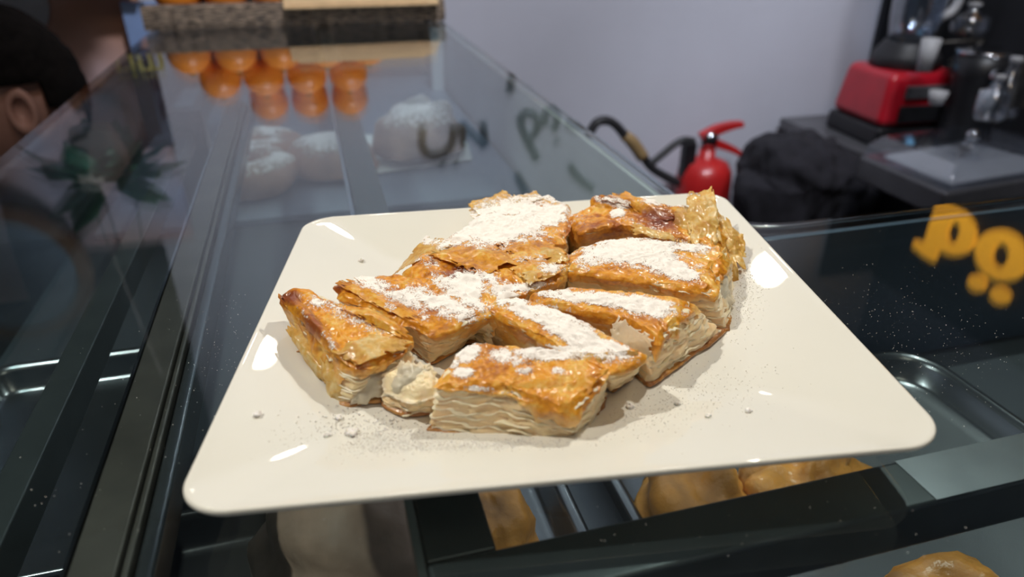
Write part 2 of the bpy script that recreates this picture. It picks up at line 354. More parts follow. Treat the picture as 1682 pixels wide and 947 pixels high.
# bright polished edge strip of the glass along the service side
ep = [(GX1, GY1)]+gp[3:-2][::-1]+[(1.3, GI)]
ep = [(1.3, GI)]+[q for q in gp[3:18]]+[(GX1, GY1)]
mb = MB(); mb.tube([(x+.001, y+.001, -.004) for x, y in ep], .0016, 6); part(mb, 'polished_edge', M['chrome'], smooth=True)
DZ = -.13
part(MB().box(GX0, 1.3, -.5, GI, DZ-.02, DZ), 'deck', M['deck'])
part(MB().box(GX0, GX1, GI, GY1, DZ-.02, DZ), 'deck', M['deck'])
part(MB().box(GX0+.02, GX1-.01, .80, 1.55, DZ+.001, DZ+.008), 'shelf', M['deck_light'])
part(MB().box(GX0, 1.3, -.5, GI-.02, FZ, DZ-.021).box(GX0, GX1, GI-.02, GY1, FZ, DZ-.021), 'base_cabinet', M['dark_steel'])
part(MB().box(GX1-.006, GX1, GI+.03, GY1, DZ, -.009), 'service_panel', M['panel'])
part(MB().box(GX1+.03, 1.3, GI-.006, GI, DZ, -.009), 'service_panel', pm('blue_grey_panel', (.10, .14, .20), .4, noise=.1, nscale=6))
part(MB().box(GX0, GX0+.006, -.5, GY1, DZ, -.009), 'customer_pane', M['glass'])
# long rails (parallel to the case) and the cross rail
xm0, xm1 = P(677, 815, -.012)[0], P(784, 810, -.012)[0]
yc0 = P(1682, 800, -.012)[1]; yc1 = P(1682, 719, -.012)[1]
part(MB().box(xm0, xm1, yc1, GY1, -.030, -.0085), 'long_rail', M['dark_steel'], bevel=.001)
part(MB().box(xm0, xm1, -.4, yc0, -.030, -.0085), 'long_rail', M['dark_steel'], bevel=.001)
part(MB().box(xm0-.0035, xm0-.0005, -.4, GY1, -.020, -.0085), 'edge_highlight', M['chrome'])  # highlight on the rail's left edge, put in as a chrome strip
part(MB().box(xm0, 1.2, yc0, yc1, -.032, -.0085), 'cross_rail', M['dark_steel'], bevel=.002)
xr = P(1500, 800, -.012)[0]
part(MB().box(xr, 1.2, yc0+.001, yc1-.0005, -.0085, -.0082), 'rail_reflection', M['steel'])  # reflection on the cross rail, put in as a lighter steel strip
xa = P(116, 947, -.012)[0]; xb = P(200, 930, -.012)[0]; xc = P(232, 867, -.012)[0]; xd = P(268, 867, -.012)[0]
part(MB().box(xa, xb, -.4, .9, -.024, -.0085), 'long_rail', M['bronze'], bevel=.001)
part(MB().box(xb+.0006, xc, -.4, .9, -.026, -.0105), 'long_rail', M['bronze'], bevel=.001)
part(MB().box(xc+.001, xd, -.4, .9, -.030, -.012), 'long_rail', M['tray'], bevel=.002)
part(MB().box(xa-.002, xa-.0005, -.4, .9, -.014, -.0085), 'edge_highlight', M['chrome'])  # bright edge highlight of the left rail, again a chrome strip
part(MB().box(xa-.055, xa-.040, -.4, 1.2, -.05, -.03), 'long_rail', M['dark_steel'], bevel=.001)
# upright posts
q = P(340, 300, -.012)
part(MB().box(-.165, -.130, .86, .885, DZ, -.0085), 'post', M['dark_steel'])
part(MB().box(GX0+.008, GX0+.03, 1.2, 1.222, DZ, -.0085), 'post', M['steel'])
part(MB().box(.222, .247, 1.4, 1.425, DZ, -.0085), 'post', M['panel'])  # this post is added to stand in for a reflected vertical band
# trays
def tray(label, x0, x1, y0, y1, z, mat, rim=.008, r=.03, dep=.018):
    t = empty('serving_tray', ((x0+x1)/2, (y0+y1)/2, z), label, 'tray')
    def rr(i, zz):
        return [(x, y, zz) for x, y in rounded([(x0+i, y0+i), (x1-i, y0+i), (x1-i, y1-i), (x0+i, y1-i)], [max(r-i*.6, .008)]*4, 8)]
    prof = [(.004, 0), (.003, dep-.002), (0, dep-.001), (-.0005, dep+.001), (.002, dep+.002), (.005, dep+.002), (.008, dep-.002), (.011, .004), (.016, .0015)]
    mb = MB(); mb.rings([rr(i, z+h) for i, h in prof]); mb.build('pan', mat, t, smooth=True, off=t.location)
    return t
a = P(1000, 800, DZ+.015); b_ = P(1530, 592, DZ+.015); c_ = P(1682, 715, DZ+.015); d_ = P(940, 830, DZ+.015)
tray('brushed steel baking tray under the glass at right holding golden pastries', a[0], (b_[0]+c_[0])/2, .02, P(1480, 580, DZ+.015)[1], DZ+.002, M['tray'], r=.04)
tray('grey steel tray under the glass between the frame rails in front of the plate', xm1+.012, d_[0], .02, .42, DZ+.002, M['tray'], r=.02)
e_ = P(190, 900, DZ+.015)
tray('dark tray with a rounded corner holding the large bread roll, bottom left', e_[0], xm0-.002, -.05, P(300, 850, DZ+.015)[1], DZ+.002, M['tray_dark'], r=.03)
for lbl, (x, y) in {'dull steel tray under the glass left of the dark rails, farther back': (0, 660), 'dull steel tray under the glass at the left edge, nearer the camera': (0, 830)}.items():
    pass
p0 = P(330, 560, DZ); 
tray('dull steel tray under the glass at the far left behind the dark rails', GX0+.012, xa-.012, .30, .52, DZ+.002, M['tray'], r=.02)
tray('dull steel tray under the glass at the near left beside the dark rails', GX0+.012, min(xa-.012, e_[0]-.004), .05, .27, DZ+.002, M['tray'], r=.02)
# ---------------------------------------------------------------- bakes in the case
def blob(name, mat, rx, ry, rz, parent=None, label=None, loc=(0, 0, 0), rot=0, amp=.08, fr=2.5, seed=0, fold=0, n=40, m_=28, cat=None, group=None, spiral=0, flat=.25):
    v = []; f = []
    for i in range(m_+1):
        a = math.pi*i/m_
        for j in range(n):
            t = 2*math.pi*j/n; v.append((math.sin(a)*math.cos(t), math.sin(a)*math.sin(t), math.cos(a)))
    v = np.array(v); k = 1+amp*fbm(v, fr, seed)
    if fold: k = k-fold*np.exp(-((v[:, 0]*.3+v[:, 2]*.9-.35+.15*np.sin(v[:, 1]*3))/.12)**2)
    if spiral:
        ang = np.arctan2(v[:, 1], v[:, 0]); rr = np.arccos(np.clip(v[:, 2], -1, 1)); k = k+spiral*np.sin(rr*5.0-ang)*(v[:, 2] > -.3)
    v = v*k[:, None]; v[:, 2] = np.where(v[:, 2] < 0, v[:, 2]*flat, v[:, 2])*1.0
    v = v*np.array([rx, ry, rz]); v[:, 2] -= v[:, 2].min()
    c, s = math.cos(rot), math.sin(rot); v = np.stack([v[:, 0]*c-v[:, 1]*s, v[:, 0]*s+v[:, 1]*c, v[:, 2]], 1)
    for i in range(m_):
        for j in range(n): q = (j+1) % n; f.append((i*n+j, i*n+n*1+j, i*n+n+q, i*n+q))
    o = mesh(name, v, f, mat, parent); o.location = loc
    if label: tag(o, label, cat, group)
    return o, v, f
def dust(parent, v, f, thr=.25, seed=3, sc=25, loc=None, th=.0005, zmin=.35):
    zz = v[:, 2]/v[:, 2].max(); d = np.clip((zz-zmin)*2.2, 0, 1)*np.clip(.9+.9*fbm(v, sc, seed), 0, 1.3)
    nv = v.copy(); c = np.array([0, 0, v[:, 2].max()*.2]); dr = (v-c); dr /= np.linalg.norm(dr, axis=1)[:, None]; nv += dr*th
    ff = [q for q in f if min(d[list(q)]) > thr]
    o = mesh('powdered_sugar', nv, ff, M['sugar'], parent, attrs={'dens': np.clip(d*.75, 0, .9)}); o['kind'] = 'stuff'; return o
z = DZ+.004
c_ = P(585, 915, z+.02); o, v, f = blob('bread_roll', M['bread'], .052, .062, .050, label='large brown bread roll with a raised seam under the glass at the bottom', loc=(c_[0], c_[1], z), amp=.07, fold=.17, seed=4, cat='bread', rot=.5)
c_ = P(648, 838, z+.02); blob('bread_roll', M['bread'], .036, .03, .035, label='brown bread roll half hidden behind the large roll and the dark rail', loc=(c_[0]-.008, c_[1]+.042, z), amp=.08, seed=6, cat='bread')
c_ = P(815, 860, z+.02); blob('pastry', M['golden'], .026, .042, .036, label='brown glazed pastry just right of the dark rail below the plate', loc=(c_[0]-.004, c_[1]+.005, z), amp=.14, seed=9, cat='pastry', fold=.08)
c_ = P(1150, 822, z+.02); blob('pastry', M['golden'], .036, .036, .034, label='golden spiral pastry under the glass right of the blue tray edge', loc=(c_[0]+.003, c_[1]+.002, z), amp=.10, seed=12, cat='pastry', spiral=.13, rot=.4)
c_ = P(1330, 790, z+.02); blob('pastry', M['golden'], .046, .032, .028, label='pale twisted pastry tucked under the plate edge above the cross rail', loc=(c_[0], c_[1]+.004, z), amp=.2, fr=3.5, seed=15, cat='pastry', spiral=.13, rot=.25)
c_ = P(1500, 945, z+.02); blob('pastry', M['golden'], .040, .034, .032, label='golden pastry below the cross rail at the bottom edge of the picture', loc=(c_[0], c_[1]-.024, z), amp=.12, fr=3, seed=18, cat='pastry', spiral=.10)
# doughnuts
def donut(label, px, py, zz, R, r_, seed):
    c_ = P(px, py, zz+.02); t = empty('doughnut', (c_[0], c_[1], zz), label, 'doughnut', 'sugared doughnuts on the far shelf'); n, m_ = 48, 20; v = []; f = []
    for i in range(n):
        for j in range(m_):
            a = 2*math.pi*i/n; b_ = 2*math.pi*j/m_; v.append(((R+r_*math.cos(b_))*math.cos(a), (R+r_*math.cos(b_))*math.sin(a), r_*.85*math.sin(b_)))
            f.append((i*m_+j, ((i+1) % n)*m_+j, ((i+1) % n)*m_+(j+1) % m_, i*m_+(j+1) % m_))
    v = np.array(v); v *= (1+.06*fbm(v, 30, seed))[:, None]; v[:, 2] -= v[:, 2].min()
    mesh('dough', v, f, M['bread_pale'], t); o = dust(t, v, f,   .12, seed, 40, zmin=.62)
    return t
zs = DZ+.009
donut('sugar-dusted doughnut on the far shelf, nearer of two overlapping ones', 408, 286, zs, .036, .026, 1)
donut('sugar-dusted doughnut on the far shelf, the one behind', 428, 244, zs, .036, .024, 2)
c_ = P(545, 262, zs+.02); t = empty('sugared_bun', (c_[0], c_[1], zs), 'sugared round bun beside the doughnuts, partly behind the long rail', 'bun')
o, v, f = blob('dough', M['bread_pale'], .062, .05, .045, parent=t, amp=.06, seed=21); dust(t, v, f, .1, 4, 25, zmin=.6)
c_ = P(692, 240, zs+.02)
pp = MB(); cs = [P(592, 222, zs+.003), P(768, 235, zs+.003), P(775, 262, zs+.003), P(620, 285, zs+.003)]
rs = [[tuple(q*(1)+np.array([0, 0, 0])) for q in cs], [tuple(q+np.array([0, 0, .002])) for q in cs]]; pp.rings(rs); tag(pp.build('paper_sheet', M['paper']), 'white paper sheet under the sugared triangular pastry on the far shelf', 'paper')
t = empty('sugared_pastry', (c_[0], c_[1], zs+.006), 'domed brown pastry thick with powdered sugar lying on white paper', 'pastry')
o, v, f = blob('dough', M['bread'], .066, .050, .062, parent=t, amp=.14, seed=25, rot=.3); dust(t, v, f, .1, 4, 22, zmin=.5)
# ---------------------------------------------------------------- board with oranges and card at the far end of the glass
sl0 = P(262, 48); x0, x1 = -.285, .262; yb = 1.455
board = []
mb = MB(); n = 60
for i in range(n+1):
    x = x0+(x1-x0)*i/n; w = .003*math.sin(i*1.7)+.002*math.sin(i*4.1); board.append([(x, yb+w, .0005), (x, yb-.003+w*.5, .012), (x, yb+w*.3, .038+.002*math.sin(i*2.3)), (x, yb+.02, .042), (x, yb+.032, .041), (x, yb+.036, .012), (x, 1.76, .012), (x, 1.76, .0005)])
mb.rings(board); tag(mb.build('rough_board', M['board'], smooth=False), 'thick rough brown wooden board at the far end of the glass top', 'board')
cxa = PY(466, 20, 1.41)[0]; cxb = PY(724, 14, 1.41)[0]; mb = MB()
for k, (e0, e1) in enumerate(((0, 0), (.012, -.02))):
    u0 = k*.0045; mb.rings([[(x, 1.430+k*.004, .0315+u0), (x, 1.505, .0690+u0), (x, 1.503, .0725+u0), (x, 1.428+k*.004, .0348+u0)] for x in (cxa+e0, cxb+e1)])
kk = mb.build('cardboard_sheet', M['kraft'], bevel=.0008); kk.rotation_euler = (0, 0, 0); tag(kk, 'light brown folded cardboard leaning on the edge of the rough board', 'cardboard')
ic = MB(); ic.lathe([(0.0408*math.sin(math.pi*i/18) if 0 < i < 18 else .0006, -0.0408*math.cos(math.pi*i/18)) for i in range(19)], n=30)
me0 = None
spots = []
OY = 1.54; od = .080
def ora(x, y, z): spots.append((x, y, z))
r0 = .0425; lay = [(5, 3), (4, 2), (3, 1)]; xs0 = -.235; k = 0
for li, (nx, ny) in enumerate(lay):
    for iy in range(ny):
        for ix in range(nx):
            spots.append((xs0+(ix+li*.5)*.087+(.087*.5 if li == 2 else 0), 1.552+(iy+li*.5)*.0845, .0122+r0+li*.0605, li, ix, iy, nx, ny))
LY = ['bottom layer', 'second layer', 'top layer']; RW_ = ['front', 'middle', 'back']
for x, y, zz, li, ix, iy, nx, ny in spots:
        k += 1
        nm = {0: 'leftmost', nx-1: 'rightmost'}.get(ix, '%s from left' % {1: 'second', 2: 'third', 3: 'fourth'}.get(ix))
        row_ = '' if ny == 1 else (', %s row' % (RW_[iy] if ny == 3 else RW_[iy*2]))
        o = empty('orange', (x, y, zz-.04), '%s orange of the %s%s, pile mirrored in the glass' % (nm, LY[li], row_), 'orange', 'oranges piled on the rough board')
        if me0 is None:
            w = MB(); w.add([(a_, b_, c_+.04) for a_, b_, c_ in ic.v], ic.f); ob = w.build('peel', M['orange'], o, smooth=True); me0 = ob.data
            w = MB(); w.lathe([(.005, .0815), (.006, .0835), (.003, .085)], n=8); me1 = w.build('stem_button', M['green'], o).data
        else:
            ob = link('peel', me0, o); link('stem_button', me1, o)
        o.rotation_euler = (0, 0, k*1.3)
# ---------------------------------------------------------------- plate
co = [P(*p, .0205) for p in [(275, 849), (1573, 728), (1182, 314), (503, 358)]]
pc = sum(co)/4
def uvp(u, v, z):
    a = (1-u)*(1-v)/4; b_ = (1+u)*(1-v)/4; c_ = (1+u)*(1+v)/4; d_ = (1-u)*(1+v)/4
    q = co[0]*a+co[1]*b_+co[2]*c_+co[3]*d_; return (q[0], q[1], z)
def pring(s, z, rad, n=16):
    pts = []
    for k, (cx, cy) in enumerate(((1, -1), (1, 1), (-1, 1), (-1, -1))):
        for i in range(n+1):
            a = -math.pi/2+k*math.pi/2+i/n*math.pi/2
            pts.append((cx*(1-rad)+rad*math.cos(a), cy*(1-rad)+rad*math.sin(a)))
    out = []
    for i, p in enumerate(pts):
        q = pts[(i+1) % len(pts)]; L_ = math.dist(p, q)
        if L_ > .3:
            for j in range(12): out.append((p[0]+(q[0]-p[0])*j/12, p[1]+(q[1]-p[1])*j/12))
        else: out.append(p)
    return [uvp(a_*s, b_*s, z) for a_, b_ in out]
prof = []
WZ = .009; RW = .60
for s in (.02, .2, .4, .55): prof.append((s, WZ, .10))
for i in range(13):
    t = i/12; s = RW+(.985-RW)*t; prof.append((s, WZ+.0112*(t**1.0), .10+.03*t))
prof += [(.993, .0207, .132), (.999, .0203, .134), (1.0, .0193, .134), (.997, .0182, .134), (.98, .0172, .132), (.8, .0115, .13), (.62, .0055, .13), (.60, .0006, .12), (.57, .0006, .12), (.55, .0045, .12), (.02, .0045, .1)]
mb = MB(); mb.rings([pring(s, z, r_) for s, z, r_ in prof])
plate = mb.build('square_plate', M['plate'], smooth=True, off=(pc[0], pc[1], 0)); plate.location = (pc[0], pc[1], 0)
tag(plate, 'large white square porcelain plate with sloping rim on the glass top', 'plate')
plate.data.polygons[0].use_smooth = False
ZB = WZ+.0004
def plate_z(x, y):
    best = None
    # invert the bilinear map by a few Newton steps
    u = v = 0.
    for _ in range(6):
        q = uvp(u, v, 0); e = 1e-3; qu = uvp(u+e, v, 0); qv = uvp(u, v+e, 0)
        J = np.array([[(qu[0]-q[0])/e, (qv[0]-q[0])/e], [(qu[1]-q[1])/e, (qv[1]-q[1])/e]])
        d = np.linalg.solve(J, [x-q[0], y-q[1]]); u += d[0]; v += d[1]
    s = max(abs(u), abs(v)); t = min(max((s-RW)/(.985-RW), 0), 1); return WZ+.0112*t**1.0
# ---------------------------------------------------------------- phyllo pastry
SUG = [(835, 362, 100, 38, -12, 1.3), (700, 393, 28, 10, 10, .9), (748, 396, 40, 10, -15, .9), (785, 462, 42, 20, 10, .85), (905, 440, 24, 9, 0, .8), (735, 470, 35, 16, 30, .6), (700, 430, 30, 12, 20, .4), (870, 425, 40, 14, 0, .4),
       (610, 466, 42, 12, 15, .8), (655, 486, 60, 15, 20, .65), (725, 500, 60, 20, 25, .85), (770, 482, 42, 20, 30, .95), (640, 505, 20, 9, 25, .5), (700, 520, 20, 9, 25, .4),
       (845, 498, 48, 16, 28, 1.2), (940, 545, 75, 22, 30, 1.3), (1010, 572, 35, 12, 25, .8),
       (975, 490, 90, 11, 6, 1.3), (1060, 502, 60, 16, 10, 1.0), (850, 472, 60, 8, -5, .8),
       (1035, 412, 85, 24, 3, 1.15), (1095, 440, 60, 18, 10, .9), (970, 425, 35, 16, -20, .7), (1120, 405, 50, 10, 5, .7),
       (1010, 332, 34, 9, 15, .8), (1085, 332, 45, 7, 5, .9), (1015, 350, 14, 7, 0, 1.), (1060, 372, 40, 5, 20, .3),
       (770, 580, 26, 14, -20, .7), (905, 580, 65, 11, -2, 1.3), (762, 612, 18, 9, 0, .9), (835, 588, 40, 14, 12, .65), (915, 610, 14, 7, 0, .5), (860, 608, 14, 8, 0, .6), (800, 640, 50, 6, 5, .5), (740, 595, 18, 10, 0, .6),
       (520, 497, 26, 12, 20, .55), (560, 512, 30, 12, 30, .5), (600, 535, 40, 12, 30, .35), (500, 520, 10, 30, -35, .4), (540, 560, 12, 30, -35, .4)]
BRN = [(476, 490, 22, 16, 0, 1.1), (515, 535, 14, 42, -38, .8), (545, 590, 14, 30, -20, .3), (1085, 358, 42, 18, 10, 1.1), (1000, 328, 34, 10, 10, .8), (985, 375, 70, 22, 0, .55), (758, 455, 36, 20, 20, .95), (557, 474, 16, 12, 0, .8), (810, 590, 70, 20, 5, .35),
       (700, 440, 40, 20, 0, .35), (650, 480, 60, 20, 20, .25), (870, 405, 50, 12, 0, .3), (1035, 425, 80, 30, 0, .2), (720, 500, 60, 25, 30, .3), (1215, 465, 10, 8, 0, .8)]
def field(p, B):
    px, py = proj(p); d = np.zeros(len(p))
    for x, y, rx, ry, a, s in B:
        a = math.radians(a); dx = px-x; dy = py-y; u = (dx*math.cos(a)+dy*math.sin(a))/rx; v = (-dx*math.sin(a)+dy*math.cos(a))/ry
        d = np.maximum(d, s*np.exp(-1.1*(u*u+v*v)**1.3))
    return d
def resample(T, B_, N):
    n = len(T); L_ = [np.linalg.norm(T[(i+1) % n]-T[i]) for i in range(n)]; tot = sum(L_); t_, b_, w_ = [], [], []
    for i in range(n):
        k = max(2, int(round(N*L_[i]/tot)))
        for j in range(k): s = j/k; t_.append(T[i]*(1-s)+T[(i+1) % n]*s); b_.append(B_[i]*(1-s)+B_[(i+1) % n]*s); w_.append((i, s))
    t_ = np.array(t_); b_ = np.array(b_)
    for _ in range(4): t_ = (np.roll(t_, 1, 0)+2*t_+np.roll(t_, -1, 0))/4; b_ = (np.roll(b_, 1, 0)+2*b_+np.roll(b_, -1, 0))/4
    return t_, b_, w_
def ringfaces(R, n, flip=False, closed=True):
    f = []
    for i in range(R-1):
        for j in range(n):
            k = (j+1) % n; q = (i*n+j, i*n+k, (i+1)*n+k, (i+1)*n+j); f.append(q)
    return f
def piece(label, top, bot, drape, seed, dome=.001, mat='crust', sheets=7, N=230, folds=1., name='borek_piece', cream='cream', zoff=0):
    T = np.array([P(a, b, z) for a, b, z in top])
    B_ = []
    for t, b in zip(T, bot):
        if b is None: B_.append([t[0], t[1], ZB+zoff])
        else: B_.append(P(b[0], b[1], ZB+zoff))
    B_ = np.array(B_)
    t_, b_, w_ = resample(T, B_, N); n = len(t_)
    dr = np.array([drape[i]*(1-s)+drape[(i+1) % len(T)]*s for i, s in w_])
    c = t_.mean(0); cb = b_.mean(0); root = empty(name, (cb[0], cb[1], ZB+zoff), label, 'pastry'); off = root.location
    out = t_-c; out[:, 2] = 0; out /= np.linalg.norm(out, axis=1)[:, None]+1e-9
    # crust top
    R = 46; rows = []
    for i in range(R+1):
        t = (i/R)**.85; t = max(t, .004); p = c+(t_-c)*t; p[:, 2] = c[2]+(t_[:, 2]-c[2])*t**1.4+dome*(1-t*t)
        p[:, 2] -= .0016*max(0, (t-.88)/.12)**2; rows.append(p)
    Sk = 16; hgt = t_[:, 2]-b_[:, 2]
    dj = np.clip(dr*(1+.5*fbm(b_, 180, seed+5)), .02, .95)
    for k in range(1, Sk+1):
        s = (k/Sk)*dj; p = t_*(1-s)[:, None]+b_*s[:, None]; p[:, 2] -= .0016*(1-k/Sk); bul = .0009*math.sin(math.pi*min(1, k/Sk+.15))+.0004
        p = p+out*bul; rows.append(p)
    V = np.concatenate(rows); idx = np.repeat(np.arange(len(rows)), n); w = np.clip(idx/R, 0, 1)
    nz = .0011*folds*fbm(V*[1, 1, .3], 110, seed)+.0006*folds*ridg(V, 260, seed+2)+.00028*ridg(V, 700, seed+9)
    O3 = np.tile(out, (len(rows), 1)); sk = idx > R
    V[:, 2] += np.where(sk, .35*nz, nz); V += O3*(np.where(sk, nz*1.1, 0)+.0010*fbm(V, 140, seed+7)*(w > .93))[:, None]
    burn = field(V, BRN); burn = np.clip(burn*(1+.4*fbm(V, 150, seed+3)), 0, 1.2)
    f = ringfaces(len(rows), n)
    o = mesh('crust', V, f, M[mat], root, off=off, attrs={'burn': burn, 'edge': np.clip((idx-R)/Sk, 0, 1)**1.3*np.clip(.75+.8*fbm(V, 120, seed+13), 0, 1)})
    # sugar
    top_i = idx <= R+3
    d = field(V, SUG)*np.where(top_i, 1, 0); d = d*(1+.55*fbm(V, 130, seed+11))
    d = np.clip(d, 0, 1); V2 = V.copy(); V2[:, 2] += .00012+.0009*d*(.5+.5*vn(V, 900, seed))*np.clip(d, 0, 1)+.0004*d*(vn(V, 350, seed+4)+.6)
    ff = [q for q in f if d[q[0]]+d[q[2]] > .16]
    if ff:
        used = np.unique(np.array(ff)); mp_ = -np.ones(len(V), int); mp_[used] = np.arange(len(used))
        o = mesh('powdered_sugar', V2[used], mp_[np.array(ff)], M['sugar'], o, off=off, attrs={'dens': d[used]}); o['kind'] = 'stuff'
    # soft body
    rows = []; m_ = 40; th = np.linspace(0, 2*math.pi, n, endpoint=False)
    for i in range(m_+1):
        s = i/m_; p = t_*(1-s)+b_*s; p[:, 2] -= .0014*(1-s)
        wave = .25*vn(b_, 90, seed+20); st = np.abs(np.sin((s*6+wave*2.6+.3*vn(b_, 260, seed+21))*math.pi))
        disp = -.0006-.0004*(1-st)+.0013*fbm(p*[1, 1, 2.2], 170, seed+22)+.0006*math.sin(math.pi*s)
        rows.append(p+out*disp[:, None])
    V = np.concatenate(rows); V = np.concatenate([V, [rows[0].mean(0), rows[-1].mean(0)]]); f = ringfaces(len(rows), n); K = len(V)
    for j in range(n): k = (j+1) % n; f.append((K-2, k, j)); f.append((K-1, m_*n+j, m_*n+k))
    mesh('soft_layers', V, f, M[cream], root, off=off)
    # single sheets standing proud of the cut sides
    for q in range(sheets):
        s0 = (q+.7)/(sheets+.3); wv = .06*vn(b_, 85, seed+30)+.085*vn(b_, 150, seed+31+q)+.03*vn(b_, 420, seed+q); s = np.clip(s0+wv, .04, .985)[:, None]
        p = t_*(1-s)+b_*s; e = np.clip(.0001+.0012*fbm(b_, 230, seed+50+q*3), -.0009, .0018)[:, None]; dz = np.array([0, 0, 1])
        cur = (.0006*vn(b_, 300, seed+70+q))[:, None]*dz
        rs = [p-out*.003-dz*.0004, p+out*(e-.0002)-dz*.0003+cur, p+out*e+cur, p+out*(e-.0002)+dz*.0002+cur, p-out*.003+dz*.0004]
        V = np.concatenate(rs); mesh('phyllo_sheet', V, ringfaces(5, n), M['sheet'], root, off=off)
    # browned base
    e = (.0004+.0010*fbm(b_, 150, seed+90))[:, None]; rs = [b_-out*.004+[0, 0, .0021], b_+out*e+[0, 0, .0019], b_+out*(e+.0006)+[0, 0, .0009], b_+out*e+[0, 0, .0001], b_-out*.006+[0, 0, .0001]]
    V = np.concatenate(rs); mesh('base_crust', V, ringfaces(5, n), M['base'], root, off=off, attrs={'burn': np.zeros(len(V))})
    return root
def flake(root, c4, bulge, seed, mat='flake', nu=34, nv=26, rag=.12, nz=.0012, curl=0):
    c4 = [P(*q) for q in c4]; V = []; keep = []
    u, v = np.meshgrid(np.linspace(0, 1, nu), np.linspace(0, 1, nv)); u = u.ravel(); v = v.ravel()
    pr = np.stack([u*3, v*3, np.zeros_like(u)], 1)
    edge = np.minimum.reduce([u, 1-u, v, 1-v])
    uu = u+rag*.5*vn(pr, 2.2, seed)*(1-4*edge*.8); vv = v+rag*vn(pr, 2.6, seed+1)*(1-4*edge*.8)
    p = (c4[0][None]*((1-uu)*(1-vv))[:, None]+c4[1][None]*(uu*(1-vv))[:, None]+c4[2][None]*(uu*vv)[:, None]+c4[3][None]*((1-uu)*vv)[:, None])
    nrm = np.cross(c4[1]-c4[0], c4[3]-c4[0]); nrm /= np.linalg.norm(nrm)
    if nrm[2] < 0: nrm = -nrm
    p = p+nrm*((bulge*np.sin(math.pi*np.clip(uu, 0, 1))*np.sin(math.pi*np.clip(vv, 0, 1))*1.0+nz*1.1*fbm(p, 120, seed+3)+nz*.25*ridg(p, 420, seed+4)+curl*vv**2))[:, None]
    f = [(j*nu+i, j*nu+i+1, (j+1)*nu+i+1, (j+1)*nu+i) for j in range(nv-1) for i in range(nu-1)]
    pat = fbm(p, 500, seed+8); f = [q for q in f if not (edge[q[0]] < .07 and pat[q[0]] > .35)]
    o = mesh('flake', p, f, M[mat], root, off=root.location, attrs={'burn': np.clip(field(p, BRN)*.9, 0, 1)})
    s = o.modifiers.new('s', 'SOLIDIFY'); s.thickness = .0002
    d = np.clip(field(p, SUG)*.8, 0, 1)
    ff = [q for q in f if d[q[0]] > .2]
    if ff and nrm[2] > .5:
        q2 = p+nrm*.0003; used = np.unique(np.array(ff)); mp_ = -np.ones(len(p), int); mp_[used] = np.arange(len(used))
        s_ = mesh('powdered_sugar', q2[used], mp_[np.array(ff)], M['sugar'], o, off=root.location, attrs={'dens': d[used]}); s_['kind'] = 'stuff'
    return o
Z = .034
pD = piece('back middle borek piece almost white with powdered sugar', [(731, 392, Z-.002), (762, 372, Z), (800, 350, Z), (850, 332, Z), (904, 321, Z), (932, 337, Z), (936, 355, Z), (926, 393, Z), (888, 396, Z), (788, 400, Z)], [None]*10, [.2]*10, 10, sheets=4)
flake(pD, [(770, 344, .033), (886, 321, .035), (898, 330, .034), (782, 362, .033)], .002, 1)
flake(pD, [(768, 336, .034), (826, 314, .036), (850, 330, .035), (785, 356, .033)], .003, 2)
flake(pD, [(830, 322, .035), (880, 315, .035), (895, 330, .034), (845, 338, .034)], .002, 3)
pE = piece('back right borek piece rolled up with a dark browned ridge', [(930, 352, .033), (975, 335, .036), (975, 318, .040), (1015, 322, .040), (1060, 327, .040), (1110, 338, .038), (1170, 345, .034), (1196, 372, .031), (1170, 402, .031), (1090, 388, .034), (1030, 372, .036), (960, 380, .036)],
           [None, None, None, None, None, None, (1180, 420), (1206, 440), (1180, 470), (1090, 430), (1030, 425), (945, 425)], [.5, .5, .3, .3, .3, .3, .4, .5, .7, .8, .8, .8], 20, dome=.002, sheets=5, folds=1.2)
flake(pE, [(1128, 318, .043), (1172, 315, .043), (1188, 400, .030), (1128, 405, .030)], .002, 5, nz=.0018)
flake(pE, [(1105, 345, .038), (1160, 325, .040), (1182, 395, .031), (1110, 400, .031)], .003, 6, nz=.0018)
flake(pE, [(1165, 340, .036), (1200, 365, .033), (1225, 440, .018), (1185, 440, .018)], .003, 7, nz=.002)
flake(pE, [(1185, 365, .032), (1222, 385, .028), (1226, 425, .020), (1192, 430, .020)], .002, 8, nz=.002)
flake(pE, [(1175, 405, .026), (1212, 440, .020), (1216, 472, .011), (1185, 476, .011)], .002, 9, nz=.0016)
flake(pE, [(978, 322, .041), (1030, 318, .042), (1110, 345, .039), (1090, 362, .036)], .003, 31, mat='crust')
flake(pE, [(1040, 368, .038), (1105, 385, .036), (1108, 398, .033), (1035, 385, .035)], .001, 32)
pC = piece('middle borek piece with a wrinkled top and a browned patch', [(668, 444, Z-.002), (688, 420, Z), (767, 397, Z), (826, 390, Z), (883, 393, Z), (930, 408, Z), (936, 432, Z), (912, 457, Z), (870, 470, Z), (815, 492, Z), (760, 490, Z), (700, 472, Z)], [None]*12, [.3]*12, 30, sheets=4, folds=1.5)
flake(pC, [(645, 452, .018), (700, 386, .034), (752, 399, .036), (680, 432, .035)], .001, 11, nz=.0006)
flake(pC, [(700, 418, .0355), (775, 392, .036), (880, 430, .036), (790, 450, .036)], .0022, 12, mat='crust')
flake(pC, [(810, 395, .036), (890, 392, .0365), (935, 420, .036), (850, 432, .036)], .0022, 13, mat='crust')
flake(pC, [(835, 440, .036), (880, 425, .037), (935, 440, .036), (870, 468, .0345)], .0022, 14, mat='crust')
flake(pC, [(850, 450, .036), (905, 432, .037), (925, 448, .035), (872, 470, .034)], .002, 15)
flake(pC, [(880, 408, .036), (925, 408, .037), (936, 428, .035), (895, 440, .035)], .002, 16)
